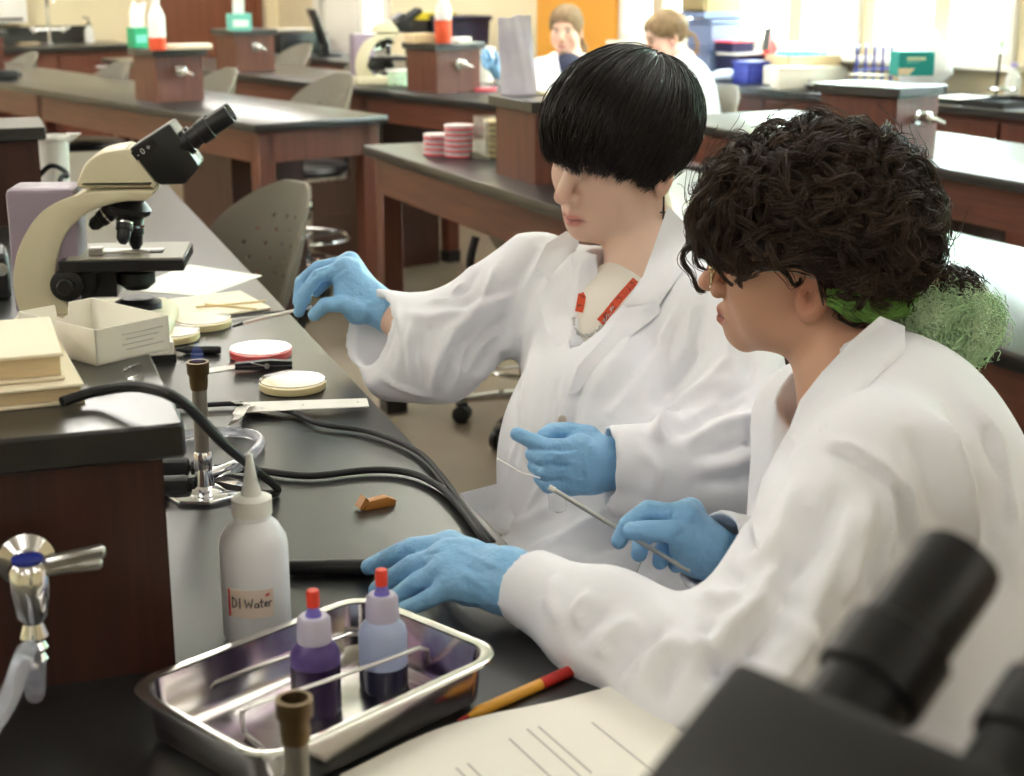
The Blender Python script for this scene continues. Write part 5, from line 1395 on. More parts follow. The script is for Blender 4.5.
folds1 = [ # reaching sleeve
    ([(505, 290), (470, 310), (430, 318), (400, 312)], .010, .007), ([(510, 315), (470, 345), (455, 380)], .010, -.009), ([(500, 300), (452, 330), (436, 370), (430, 395)], .009, .008),
    ([(525, 275), (480, 300), (450, 310)], .008, -.007), ([(520, 330), (490, 365), (470, 385)], .010, .007), ([(500, 340), (480, 358)], .007, -.006), ([(420, 330), (415, 360), (425, 390)], .008, -.005),
    ([(395, 300), (402, 340), (396, 380)], .006, .004), ([(545, 240), (520, 275), (506, 320), (503, 350)], .012, -.007), ([(560, 235), (535, 270), (520, 300)], .012, .006),
    ([(480, 268), (465, 290), (440, 300)], .006, -.006), ([(470, 280), (445, 300), (425, 302)], .005, .005), ([(498, 262), (488, 290), (470, 318)], .006, .006), ([(490, 325), (465, 350), (452, 392)], .006, .007), ([(478, 330), (450, 352), (440, 388)], .005, -.007),
    ([(412, 318), (408, 345), (414, 385)], .005, .005), ([(388, 300), (392, 330), (384, 362)], .004, -.004), ([(375, 375), (400, 388), (430, 398)], .005, .004), ([(505, 345), (492, 372), (470, 392)], .006, -.006),
    # front of the coat
    ([(590, 360), (575, 400), (568, 440)], .008, -.006), ([(680, 300), (660, 350), (625, 395), (605, 420)], .008, .007), ([(700, 300), (690, 350), (660, 395)], .008, -.007), ([(735, 320), (728, 360), (700, 392)], .008, .007), ([(755, 350), (745, 385), (715, 405)], .007, -.006), ([(520, 380), (516, 430), (508, 470)], .006, .005),
    ([(520, 330), (515, 400), (512, 470)], .012, -.006), ([(535, 330), (528, 400), (526, 470)], .012, .006), ([(562, 375), (562, 420), (545, 480), (520, 520)], .005, .004),
    ([(555, 375), (552, 420), (535, 480)], .006, -.005), ([(640, 320), (610, 370), (590, 400)], .012, .006), ([(665, 330), (630, 385), (610, 415)], .012, -.006),
    # near sleeve
    ([(705, 340), (670, 390), (650, 415)], .014, -.008), ([(735, 372), (690, 400), (662, 425), (652, 442)], .011, .009), ([(750, 395), (705, 415), (672, 436)], .009, -.009), ([(768, 412), (720, 427), (684, 446)], .009, .009),
    ([(776, 428), (740, 442), (700, 457)], .008, -.008), ([(780, 446), (745, 460), (700, 470)], .010, .007), ([(770, 475), (735, 482), (690, 484)], .010, -.006), ([(690, 408), (662, 420), (656, 434), (668, 444)], .006, .007),
    ([(640, 445), (655, 470), (650, 500)], .007, .005), ([(742, 420), (754, 450), (748, 490)], .008, -.005),
    # lap
    ([(690, 500), (620, 505), (560, 540), (520, 560)], .014, .010), ([(700, 525), (640, 530), (580, 555)], .014, -.010), ([(560, 500), (530, 520), (500, 530)], .012, .006), ([(620, 560), (580, 590), (560, 610)], .014, .009), ([(655, 560), (620, 590), (600, 620)], .012, -.009)]
V = sculpt(V, Q, folds1); V = crumple(V, Q, .0032)
co1 = smesh('lab_coat', V, Q, M_coat, p1); bv1 = bvh_of(V, Q)
bv1s = bvh_of(*cat((V, Q), (np.array([v.co[:] for v in bpy.data.objects['shirt'].data.vertices]), np.array([p.vertices[:] for p in bpy.data.objects['shirt'].data.polygons]))))

# lapels, collar, buttons, pocket
def lap1(name, poly, lift=.004, thick=.003, **k): return patch(name, poly, bv1s, lift, thick, M_coat, co1, **k)
lap1('lapel', [(566, 262), (537, 292), (546, 330), (568, 364), (571, 340), (570, 300), (573, 268), (570, 256)], .006, .003, maxd=.09)
lap1('collar', [(580, 236), (566, 231), (546, 244), (535, 266), (549, 281), (570, 260), (578, 246)], .010, .003, maxd=.09)
lap1('lapel', [(628, 308), (600, 342), (578, 366), (568, 395), (578, 392), (612, 350), (662, 312), (656, 300)], .006, .003, maxd=.1)
lap1('collar', [(690, 228), (668, 206), (654, 246), (640, 284), (622, 305), (657, 308), (682, 272)], .010, .003, maxd=.12)
M_button = mat('pearl_button', hexc(214, 204, 192), 0.3)
def button(bv, u, v, parent, r=.0062):
    h_, n_ = hit(bv, u, v)
    q = Matrix.Translation(h_) @ Vector((0, 0, 1)).rotation_difference(n_).to_matrix().to_4x4()
    o = obj('button', xf(join(lathe([(r * .6, 0), (r, .0005), (r, .002), (r * .8, .0028), (r * .72, .0018), (.0005, .0018)], 20), lathe([(.0006, .0018), (.0006, .0024)], 6, (.0012, 0, 0)), lathe([(.0006, .0018), (.0006, .0024)], 6, (-.0012, 0, 0))), q), M_button, parent)
for (u, v) in ((562, 420), (509, 518)): button(bv1, u, v, co1)
# flap of the skirt on the bench edge
lap1('coat_skirt', [(457, 494), (500, 483), (520, 500), (512, 540), (486, 526)], .004, .003, maxd=.2)
# lanyard, chain, earring
M_lany = mat('orange_lanyard', hexc(226, 84, 40), 0.6, col2=hexc(190, 60, 28), vscale=200)
def px_ribbon(name, pts, w, bv, lift, m, parent, th=.0015):
    P = []
    for (u, v) in pts:
        h_, n_ = hit(bv, u, v)
        if h_ is None: continue
        P.append((h_, n_))
    P3 = smooth_path([h_ + (CAM0 - h_).normalized() * lift for (h_, n_) in P], 4)
    V = []; Fc = []
    for i, p in enumerate(P3):
        t_ = (P3[min(i + 1, len(P3) - 1)] - P3[max(i - 1, 0)]).normalized(); nn = (CAM0 - p).normalized(); side = t_.cross(nn).normalized() * w / 2
        V += [p - side, p + side, p + side + nn * th, p - side + nn * th]
    for i in range(len(P3) - 1):
        for k in range(4): Fc.append((4 * i + k, 4 * i + (k + 1) % 4, 4 * i + 4 + (k + 1) % 4, 4 * i + 4 + k))
    Fc += [(0, 1, 2, 3), tuple(4 * (len(P3) - 1) + k for k in (3, 2, 1, 0))]
    o = obj(name, (V, Fc), m, parent); return o, P3
vb_ = np.array([v.co[:] for v in bpy.data.objects['body'].data.vertices]); qb_ = np.array([p.vertices[:] for p in bpy.data.objects['body'].data.polygons])
vs_ = np.array([v.co[:] for v in bpy.data.objects['shirt'].data.vertices]); qs_ = np.array([p.vertices[:] for p in bpy.data.objects['shirt'].data.polygons])
bv_in = bvh_of(*cat((vb_, qb_), (vs_, qs_)))
M_ink = mat('lanyard_lettering', (0.02, 0.015, 0.012), 0.7)
for pts, n_let in (([(593, 246), (588, 260), (585, 278), (582, 296), (579, 312)], 5), ([(648, 262), (636, 280), (620, 298), (607, 314), (600, 322)], 6)):
    ly, P3 = px_ribbon('lanyard', pts, .011, bv_in, .004, M_lany, p1)
    for k in range(n_let):
        i = int((k + .7) / (n_let + .4) * (len(P3) - 2)); p = P3[i]; t_ = (P3[i + 1] - p).normalized(); nn = (CAM0 - p).normalized(); sd = t_.cross(nn).normalized()
        Mx = Matrix((( t_.x, sd.x, nn.x, p.x), (t_.y, sd.y, nn.y, p.y), (t_.z, sd.z, nn.z, p.z), (0, 0, 0, 1)))
        obj('lettering', xf(join(box(0, 0, .0018, .0012, .006, .0004), box(.0022, .0024 - .0048 * (k % 2), .0018, .0036, .0012, .0004)), Mx), M_ink, ly)
ck = []
for (u, v) in ((574, 318), (575, 328), (581, 335), (590, 335), (599, 329), (606, 318), (612, 308)):
    h_, n_ = hit(bv_in, u, v); ck.append(h_ + (CAM0 - h_).normalized() * .004)
ckp = smooth_path(ck, 5)
obj('necklace', join(*[xf(lathe([(.0026, -.0008), (.0032, 0), (.0026, .0008), (.0018, 0), (.0026, -.0008)], 8, cap=False), Matrix.Translation(p) @ Matrix.Rotation(i * 1.3, 4, 'X') @ Matrix.Rotation(i * .7, 4, 'Y')) for i, p in enumerate(ckp)]), M_steel, p1)
er = loc1(-.079, -.012, -.05)
obj('earring', join(tube([er, er + Vector((0, -.003, -.012)), er + Vector((0, -.002, -.03))], .0014, 6), tube([er + Vector((-.005, -.003, -.022)), er + Vector((.005, -.003, -.022))], .0012, 6), tube([er + Vector((0, -.003, -.014)), er + Vector((0, -.003, -.032))], .0018, 6)), M_dkgrey if 'charcoal_plastic' in MATS else M_black, p1)
# gloves
hand(p1, wR1, [A(344, 268, 2.29), A(350, 262, 2.32), A(352, 266, 2.35), A(354, 274, 2.37)],
     [[A(318, 276, 2.28), A(304, 294, 2.28), A(299, 312, 2.285)], [A(318, 268, 2.32), A(301, 282, 2.33), A(298, 302, 2.32)], [A(322, 270, 2.36), A(308, 284, 2.37), A(306, 300, 2.36)], [A(328, 280, 2.39), A(316, 292, 2.39)]],
     [A(360, 312, 2.275), A(342, 304, 2.265), A(325, 305, 2.268), A(314, 315, 2.28)], rw=.03, rp=.016, nrm=npv(eR) - npv(wR1),
     extra=[f_cap(A(350, 272, 2.30), A(356, 312, 2.28), .019, .018), f_cap(A(344, 276, 2.295), A(342, 300, 2.28), .015, .013), f_cap(A(352, 270, 2.35), A(364, 300, 2.33), .016, .02)],
     wr=[([(352, 268), (340, 276), (330, 284)], .003, .0015), ([(330, 268), (318, 272), (308, 282)], .002, -.0012)])
hand(p1, wL1, [A(580, 448, 1.83), A(577, 458, 1.825), A(574, 470, 1.825), A(570, 482, 1.83)],
     [[A(548, 447, 1.815), A(530, 440, 1.82), A(517, 434, 1.825)], [A(545, 459, 1.81), A(533, 454, 1.825), A(545, 455, 1.85)], [A(546, 472, 1.81), A(535, 466, 1.825), A(546, 464, 1.85)], [A(548, 486, 1.815), A(540, 478, 1.83), A(552, 474, 1.85)]],
     [A(588, 438, 1.855), A(570, 432, 1.86), A(552, 432, 1.85), A(544, 436, 1.84)], rw=.031, rp=.015, nrm=npv(eL) - npv(wL1),
     extra=[f_cap(A(578, 455, 1.84), A(590, 470, 1.84), .022, .026), f_cap(A(572, 480, 1.835), A(590, 475, 1.84), .016, .022)],
     wr=[([(580, 452), (560, 455), (546, 452)], .003, .0014), ([(575, 466), (558, 466), (548, 463)], .002, -.0014), ([(590, 440), (585, 460), (588, 485)], .003, .0012)])
# hair: a close cap under strands that run from the crown
def hair_field1(P):
    q = P.copy()
    d = f_ell((0, -.014, .032), (.086, .107, .091))(q)
    ang = np.arctan2(np.abs(q[:, 0]), q[:, 1])            # 0 front .. pi back
    zl = np.interp(ang, [0, .6, 1.05, 1.45, 1.75, 2.2, 3.15], [.034, .034, .028, .01, .01, -.05, -.08])
    return -smin(-d, q[:, 2] - zl, .01)
V, Q = nets(f_local(hair_field1, H1, R1, S1), npv(H1) - .16, npv(H1) + .16, .004)
ns = 9000; nc = 150
cl = RNG.integers(0, nc, ns); cphi = RNG.uniform(-math.pi, math.pi, nc); cend = RNG.normal(0, .010, nc); clay = RNG.uniform(.975, 1.06, nc)
t = np.linspace(0, 1, 13)
wrapa = lambda x: (x + math.pi) % (2 * math.pi) - math.pi
pe = wrapa(cphi[cl] + RNG.normal(0, .045, ns)); pr = wrapa(pe + RNG.normal(0, .14, ns))         # tips gather into locks
zk, ze = [-3.15, -2.2, -1.75, -1.45, -1.05, -.6, 0, .6, 1.05, 1.45, 1.75, 2.2, 3.15], [-.10, -.07, -.004, -.040, -.006, .012, .018, .022, .014, -.015, -.004, -.07, -.10]
c0 = np.array([0, -.014, .034]); rad = np.array([.0925, .116, .0985])
def edir(a, dz):
    z = np.clip((np.interp(a, zk, ze) + dz - c0[2]) / rad[2], -.97, .97); q = np.sqrt(1 - z * z); return np.stack([q * np.sin(a), q * np.cos(a), z], -1)
e1 = edir(pe, cend[cl] + RNG.normal(0, .004, ns)); e0 = edir(pr, cend[cl])
pole = np.array([.05, -.62, .78]); pole /= np.linalg.norm(pole)
f0 = RNG.uniform(0, .75, ns)
ff = f0[:, None] + (1 - f0)[:, None] * t[None]
E_ = e0[:, None] * (1 - t ** 2)[None, :, None] + e1[:, None] * (t ** 2)[None, :, None]; E_ /= np.linalg.norm(E_, axis=2, keepdims=True)
om = np.arccos(np.clip((E_ * pole).sum(2), -1, 1)); so = np.maximum(np.sin(om), .05)
dr = (np.sin((1 - ff) * om) / so)[..., None] * pole + (np.sin(ff * om) / so)[..., None] * E_
dr /= np.linalg.norm(dr, axis=2, keepdims=True)
lay = clay[cl][:, None] * RNG.uniform(.985, 1.015, ns)[:, None] + .02 * np.sin(np.pi * t)[None] + .03 * np.sin(t * 5 + cphi[cl][:, None] * 3)
lay += np.where(np.abs(pe) < 1.2, .004, -.02)[:, None] * t[None] ** 2
lay += np.where(RNG.uniform(size=ns) < .05, RNG.uniform(.01, .06, ns), 0)[:, None] * np.sin(np.pi * (.2 + .7 * t))[None]      # loose hairs
P = dr * rad * lay[..., None] + c0 + (RNG.normal(0, .0022, (ns, 1, 3)) * (t ** 2)[None, :, None])
P = P * S1 @ R1.T + npv(H1)
Vs, Qs = strands(P, .0009, .0003)
V, Q = cat((V, Q), (Vs, Qs))
smesh('hair', V, Q, M_hairb, p1)
# the loop the student reaches with, and the thin wire in the other hand
lp = thing('inoculating_loop', 'white handled loop held out over the petri dishes', 'loop', (0, 0, 0))
obj('handle', tube([A(311, 307, 2.283), A(262, 318, 2.36), A(244, 323, 2.39)], .0028, 10), M_white, lp)
obj('tip', tube([A(244, 323, 2.39), A(233, 326.5, 2.405)], [.0032, .002], 8), M_dkgrey if 'charcoal_plastic' in MATS else M_black, lp)
lw_ = thing('wire_loop', 'fine wire loop pinched in the gloved fist', 'wire', (0, 0, 0))
obj('wire', tube([A(540, 478, 1.80), A(520, 472, 1.815), A(497, 458, 1.83)], .0008, 6), M_steel, lw_)
pt_ = thing('test_tube', 'clear tube end sticking out below the gloved fist', 'test tube', (0, 0, 0))
obj('tube_glass', tube(smooth_path([A(556, 478, 1.845), A(557, 500, 1.84), A(558, 509, 1.838), A(558, 513, 1.838)], 4), [.010] * 9 + [.009, .007, .004, .001], 14), M_petri if 'petri_plastic' in MATS else M_white, pt_)

# ------------------------------------------------------------------ curly-haired student
p2 = thing('person', 'curly-haired student with glasses and a green ponytail in a lab coat', 'person', (0, 0, 0))
H2 = A(803, 255, 1.62); S2 = .94
y2 = math.radians(14)
F2 = (-math.cos(y2), math.sin(y2), -.03)
R2 = axes(F2, roll=math.radians(9))
def loc2(x, y, z): return Vector(npv(H2) + R2 @ (np.array([x, y, z]) * S2))
nb2 = A(862, 392, 1.6)
sL2, eL2, cL2 = A(880, 482, 1.38), A(718, 690, 1.27), A(526, 585, 1.415)
sR2, eR2, cR2 = A(815, 420, 1.78), A(800, 600, 1.66), A(708, 549, 1.585)
ch2, be2, pe2 = A(900, 500, 1.56), A(925, 650, 1.53), A(960, 830, 1.5)
wL2, wR2 = A(512, 582, 1.42), A(700, 548, 1.585)
body = f_u(.03, f_local(HEAD, H2, R2, S2), f_cap(loc2(0, -.025, -.07), nb2, .05, .056), f_cap(nb2, ch2, .06, .07))
body = f_u(.03, body, f_cap(sL2, eL2, .035, .033), f_cap(eL2, wL2, .033, .025), f_cap(sR2, eR2, .035, .033), f_cap(eR2, wR2, .033, .025), f_cap(sL2, sR2, .04, .04), f_cap(ch2, be2, .07, .07))
V, Q = nets(body, (-.08, 1.05, .7), (.55, 1.95, 1.5), .0027)
tint = head_tint((V - npv(H2)) @ R2 / S2, hexc(204, 158, 130), hexc(176, 104, 92), hexc(202, 132, 108), brow=hexc(50, 36, 28))
smesh('body', V, Q, M_skin, p2, tint)
Rt2 = axes((-.98, -.1, -.12))
def coat2():
    tr = f_u(.07, f_ell(ch2, (.185, .125, .17), Rt2), f_ell(be2, (.18, .135, .2), Rt2), f_ell(pe2, (.2, .18, .16), Rt2))
    tr = f_u(.06, tr, f_cap(sL2, nb2 + Vector((.01, -.02, -.03)), .068, .07), f_cap(sR2, nb2 + Vector((0, .02, -.03)), .06, .07))
    slL = f_u(.04, f_cap(sL2, eL2, .076, .060), f_cap(eL2, A(610, 632, 1.345), .060, .046), f_cap(A(610, 632, 1.345), cL2, .046, .0375))
    nL = npv(cL2) - npv(A(610, 632, 1.345)); nL /= np.linalg.norm(nL)
    slL = f_plane(slL, cL2, nL, .003); slL = f_sub(slL, f_cap(npv(cL2) + .04 * nL, npv(cL2) - .05 * nL, .0285, .0275), .003)
    slR = f_u(.04, f_cap(sR2, eR2, .07, .062), f_cap(eR2, cR2, .058, .046))
    nR = npv(cR2) - npv(eR2); nR /= np.linalg.norm(nR)
    slR = f_plane(slR, cR2, nR, .003); slR = f_sub(slR, f_cap(npv(cR2) + .05 * nR, npv(cR2) - .06 * nR, .039, .037), .003)
    f = f_u(.035, tr, slL); f = f_u(.03, f, slR)
    th = f_u(.05, f_cap(pe2, (-.05, 1.25, .66), .12, .085), f_cap(pe2, (-.08, 1.5, .66), .12, .085))
    f = f_u(.05, f, th)
    f = f_sub(f, f_cap(loc2(0, -.02, -.05), nb2 + Vector((-.02, 0, .0)), .07, .066), .01)
    f = f_sub(f, f_cap(A(800, 385, 1.55), A(770, 470, 1.55), .05, .03), .01)
    return f
V, Q = nets(coat2(), (-.2, 1.0, .55), (.62, 2.0, 1.32), .0052)
V = relax(V, Q, 2, .5)
folds2 = [([(905, 505), (918, 560), (925, 620)], .007, -.008), ([(935, 420), (955, 480), (965, 560)], .007, .008), ([(870, 490), (862, 550), (838, 610)], .008, .008), ([(840, 480), (822, 540), (790, 590)], .008, -.008), ([(980, 420), (1002, 480), (1012, 560)], .007, -.007), ([(890, 470), (893, 530), (880, 600)], .006, .006),
    ([(780, 560), (760, 600), (735, 625)], .008, .009), ([(800, 590), (775, 630), (745, 650)], .008, -.009), ([(815, 620), (790, 665), (765, 690)], .009, .008), ([(845, 640), (820, 700), (800, 750)], .010, .008), ([(680, 650), (665, 680), (660, 705)], .007, -.008), ([(650, 640), (628, 668), (622, 690)], .006, .007), ([(590, 590), (575, 610), (580, 635)], .005, .005), ([(760, 480), (752, 520), (756, 560)], .006, -.006),
    ([(822, 440), (850, 447), (880, 465), (912, 492), (918, 520)], .006, .006), ([(826, 448), (852, 456), (880, 474), (905, 500)], .006, -.005),
    ([(900, 470), (908, 520), (905, 570)], .008, -.007), ([(925, 400), (945, 450), (960, 520), (968, 580)], .012, .009), ([(945, 395), (975, 450), (990, 520), (995, 600)], .012, -.008), ([(905, 420), (930, 470), (945, 540)], .012, -.007),
    ([(960, 385), (995, 440), (1010, 510), (1015, 600)], .010, .008), ([(850, 500), (835, 560), (800, 620), (760, 660)], .016, .008), ([(815, 500), (800, 560), (765, 615)], .014, -.007), ([(880, 520), (870, 600), (840, 680)], .016, -.008), ([(800, 470), (780, 530), (750, 570)], .012, .006),
    ([(745, 610), (720, 640), (690, 645)], .010, .010), ([(770, 640), (730, 665), (690, 662)], .010, -.011), ([(700, 620), (715, 650), (718, 690)], .009, -.010), ([(735, 690), (725, 730), (735, 770)], .010, .012), ([(755, 690), (748, 740), (760, 776)], .010, -.012), ([(775, 680), (770, 730), (785, 770)], .012, .009),
    ([(690, 640), (660, 650), (640, 690)], .010, .008), ([(665, 630), (635, 650), (620, 680)], .010, -.008), ([(640, 615), (605, 640), (600, 660)], .010, .007), ([(610, 605), (580, 630), (578, 648)], .008, -.006), ([(555, 572), (548, 600), (560, 625)], .007, .004), ([(700, 590), (725, 600), (742, 590)], .008, .006), ([(715, 570), (735, 580), (745, 575)], .007, -.005)]
V = sculpt(V, Q, folds2); V = crumple(V, Q, .003)
co2 = smesh('lab_coat', V, Q, M_coat, p2); bv2 = bvh_of(V, Q)
def lap2(name, poly, lift=.004, thick=.003, **k): return patch(name, poly, bv2, lift, thick, M_coat, co2, **k)
lap2('collar', [(905, 326), (880, 316), (852, 340), (822, 372), (800, 400), (788, 432), (800, 452), (822, 436), (850, 402), (882, 372), (905, 352)], .008, .004, maxd=.16)
lap2('lapel', [(800, 452), (788, 430), (776, 452), (762, 478), (752, 520), (760, 560), (772, 520), (790, 485)], .006, .003, maxd=.16)
hand(p2, wR2, [A(686, 517, 1.565), A(690, 512, 1.60), A(693, 520, 1.63), A(695, 532, 1.65)],
     [[A(648, 510, 1.565), A(628, 524, 1.572), A(619, 541, 1.575)], [A(660, 522, 1.615), A(642, 540, 1.60), A(639, 554, 1.585)], [A(672, 534, 1.63), A(662, 552, 1.61), A(660, 562, 1.59)], [A(680, 544, 1.645), A(672, 558, 1.63), A(676, 566, 1.60)]],
     [A(692, 545, 1.56), A(672, 532, 1.545), A(650, 531, 1.548), A(632, 531, 1.555)], rw=.03, rp=.015, nrm=npv(eR2) - npv(wR2),
     extra=[f_cap(A(684, 520, 1.575), A(694, 550, 1.57), .018, .02)],
     wr=[([(668, 510), (670, 520)], .002, .0018), ([(690, 530), (675, 537), (665, 545)], .003, -.0014), ([(698, 530), (690, 545)], .003, .0014)])
hand(p2, wL2, [A(450, 545, 1.468), A(446, 556, 1.45), A(447, 570, 1.435), A(455, 584, 1.423)],
     [[A(412, 548, 1.48), A(388, 558, 1.51), A(369, 567, 1.522)], [A(412, 566, 1.463), A(392, 579, 1.482), A(377, 590, 1.487)], [A(418, 582, 1.443), A(403, 593, 1.455), A(390, 601, 1.456)], [A(432, 597, 1.425), A(418, 604, 1.43), A(404, 609, 1.435)]],
     [A(490, 560, 1.47), A(462, 556, 1.50), A(438, 562, 1.525), A(424, 568, 1.535)], rw=.029, rp=.014, nrm=npv(A(610, 632, 1.345)) - npv(wL2),
     extra=[f_cap(A(470, 560, 1.45), A(470, 590, 1.43), .016, .015), f_cap(A(505, 570, 1.425), A(500, 590, 1.42), .02, .02)],
     wr=[([(455, 548), (480, 560), (505, 570)], .003, .0014), ([(455, 562), (485, 575)], .003, -.0012), ([(460, 572), (490, 590)], .003, .0013), ([(520, 560), (508, 590), (512, 610)], .003, .0014), ([(440, 552), (420, 556)], .002, -.001)])
# loop handle held like a pencil
lp = thing('inoculating_loop', 'grey metal loop handle held like a pencil', 'loop', (0, 0, 0))
obj('handle', tube([A(551, 488, 1.60), A(600, 518, 1.585), A(652, 549, 1.57), A(690, 571, 1.56)], .0024, 10), M_steel, lp)
obj('ferrule', tube([A(549, 487, 1.60), A(555, 490.5, 1.599)], .0032, 10), M_white, lp)
obj('wire', tube(smooth_path([A(641, 562, 1.578), A(634, 578, 1.58), A(622, 598, 1.58)], 5), .0007, 5), M_steel, lp)
# hair
def hair_field2(P):
    d = f_ell((0, -.014, .036), (.092, .114, .095))(P) + .004 * np.sin(70 * P[:, 0] + 30 * P[:, 2]) * np.sin(60 * P[:, 1] + 20 * P[:, 2])
    y = P[:, 1]
    zl = np.interp(y, [-.14, -.07, -.03, -.02, .0, .02, .05, .1, .14], [-.055, -.045, -.025, .034, .036, .034, .02, .026, .034])
    return -smin(-d, P[:, 2] - zl, .012)
V, Q = nets(f_local(hair_field2, H2, R2, S2), npv(H2) - .18, npv(H2) + .18, .0045)
nl, per, m = 620, 16, 20; t = np.linspace(0, 1, m)
d = RNG.normal(size=(nl * 4, 3)); d /= np.linalg.norm(d, axis=1)[:, None]
c0 = np.array([0, -.014, .036]); rad = np.array([.098, .121, .102])
ZK, ZV = [-.14, -.07, -.03, -.02, .0, .02, .05, .1, .14], [-.055, -.045, -.025, .034, .036, .034, .02, .026, .034]
X = c0 + d * rad
X = X[X[:, 2] > np.interp(X[:, 1], ZK, ZV) + .004][:nl]; d = (X - c0) / rad; ns = len(X)
nrm = d / rad; nrm /= np.linalg.norm(nrm, axis=1)[:, None]
flow = np.array([0, -.35, -.7]) + RNG.normal(0, .55, (ns, 3)); flow[:, 1] += np.where(X[:, 1] > .03, .9, -.2)
flow -= (flow * nrm).sum(1)[:, None] * nrm; flow /= np.linalg.norm(flow, axis=1)[:, None]
side = np.cross(nrm, flow)
Ln = RNG.uniform(.05, .10, ns)[:, None]; amp = RNG.uniform(.0055, .0125, ns)[:, None]; fr = RNG.uniform(.9, 1.9, ns)[:, None]; p0 = RNG.uniform(0, 6.28, ns)[:, None]
base = X[:, None] + flow[:, None] * (t[None] * Ln)[..., None]
q = (base - c0) / rad; q /= np.linalg.norm(q, axis=2, keepdims=True)
lift = 1 + RNG.uniform(-.02, .13, ns)[:, None] + .05 * t[None] * RNG.uniform(-1, 1, (ns, 1))
surf = c0 + q * rad * lift[..., None]
ang = 2 * np.pi * fr * t[None] + p0; grow = np.clip(t[None] * 4, 0, 1)
lock = surf + (nrm[:, None] * (np.cos(ang) * amp * grow)[..., None] + side[:, None] * (np.sin(ang) * amp * 1.5 * grow)[..., None])
P = np.repeat(lock, per, 0)                                       # each lock is a bundle of fine hairs
n_all = len(P); o1 = RNG.normal(0, .0024, (n_all, 1, 3)); o2 = RNG.normal(0, .0018, (n_all, 1, 3)); w1 = RNG.uniform(0, 6.28, (n_all, 1))
P = P + o1 * (.5 + 1.0 * t)[None, :, None] + o2 * np.sin(5 * t[None] + w1)[..., None]
zmin = np.interp(P[..., 1], ZK, ZV) - .010
P[..., 2] = np.where(P[..., 2] < zmin, zmin + (P[..., 2] - zmin) * .15, P[..., 2])
P2w = P * S2 @ R2.T + npv(H2)
Vs, Qs = strands(P2w, .00065, .0003)
# loose curls falling over the brow and temple
def curl(pts, amp, turns, r, k=40):
    C = smooth_path(pts, k // max(1, len(pts) - 1)); C = np.array([npv(c) for c in C]); tt = np.linspace(0, 1, len(C))
    T = np.gradient(C, axis=0); T /= np.linalg.norm(T, axis=1)[:, None]; a = np.cross(T, [0, 1, .2]); a /= np.maximum(np.linalg.norm(a, axis=1), 1e-6)[:, None]; b = np.cross(T, a)
    ph = tt * turns * 2 * np.pi
    return C + (a * np.cos(ph)[:, None] + b * np.sin(ph)[:, None]) * amp * np.minimum(1, tt * 4)[:, None]
loose = []
sets = ([(735, 190), (712, 215), (704, 240), (714, 262), (734, 284)], [(720, 170), (698, 200), (690, 230), (694, 256), (706, 268)], [(790, 235), (776, 252), (780, 270), (792, 284), (800, 277)], [(735, 165), (716, 176), (702, 192), (704, 206), (716, 214)],
        [(708, 232), (690, 248), (684, 266), (694, 282), (706, 290)], [(730, 215), (718, 238), (722, 258), (738, 272), (744, 286)], [(760, 225), (742, 245), (736, 262), (748, 275), (738, 284)])
for k, pts in enumerate(sets):
    dd = 1.60 if k == 4 else 1.55
    C = curl([A(u, v, dd) for (u, v) in pts], .0035, 1.6, 0); C = C[np.linspace(0, len(C) - 1, m).astype(int)]
    for _ in range(26):
        o1 = RNG.normal(0, .0018, 3); o2 = RNG.normal(0, .0014, 3)
        loose.append(C + o1 * (1.3 - .8 * t)[:, None] + o2 * np.sin(6 * t + RNG.uniform(0, 6))[:, None])
for k in range(110):   # frizz standing off the outline
    i = RNG.integers(0, ns); a0 = surf[i, 0]; n_ = nrm[i]; L_ = RNG.uniform(.015, .04)
    w = a0 + n_ * (t * L_)[:, None] + side[i] * (np.sin(t * 7 + k) * .010)[:, None] + flow[i] * (np.sin(t * 4) * .022)[:, None]
    loose.append(w * S2 @ R2.T + npv(H2))
Vl, Ql = strands(np.array(loose), .0006, .0003)
hr2 = smesh('hair', *cat((V, Q), (Vs, Qs), (Vl, Ql)), M_hairbr, p2)
# ponytail
def puff(c, r, n, length, amp, r0, r1, seed_dir=None, spread=1.0, m=20):
    t = np.linspace(0, 1, m); d = RNG.normal(size=(n, 3)); d /= np.linalg.norm(d, axis=1)[:, None]
    if seed_dir is not None: d = d * spread + npv(seed_dir); d /= np.linalg.norm(d, axis=1)[:, None]
    X = npv(c) + d * np.array(r) * RNG.uniform(.15, .7, (n, 1)); f = RNG.normal(size=(n, 3)) * .8 + d; f /= np.linalg.norm(f, axis=1)[:, None]
    a = np.cross(f, RNG.normal(size=(n, 3))); a /= np.linalg.norm(a, axis=1)[:, None]; b = np.cross(f, a)
    ph = 2 * np.pi * RNG.uniform(.7, 2.2, (n, 1)) * t[None] + RNG.uniform(0, 6.28, (n, 1)); am = amp * RNG.uniform(.5, 1.4, (n, 1)) * np.clip(t * 3, 0, 1)[None]
    P = X[:, None] + f[:, None] * (t[None] * length * RNG.uniform(.5, 1.2, (n, 1)))[..., None] + a[:, None] * (np.cos(ph) * am)[..., None] + b[:, None] * (np.sin(ph) * am)[..., None]
    q = (P - npv(c)) / np.array(r); L_ = np.linalg.norm(q, axis=2, keepdims=True); P = npv(c) + q * np.array(r) * np.where(L_ > 1, 1 + (L_ - 1) * .25, L_) / np.maximum(L_, 1e-6)
    return strands(P, r0, r1)
cg = A(944, 324, 1.61)
gcore = nets(f_ell(cg, (.036, .028, .022)), npv(cg) - .06, npv(cg) + .06, .004)
pt = smesh('ponytail', *cat(gcore, puff(cg, (.060, .048, .042), 1300, .075, .011, .0008, .0004)), M_hairgr, p2, label='curly mint green ponytail')
cb = A(945, 287, 1.605)
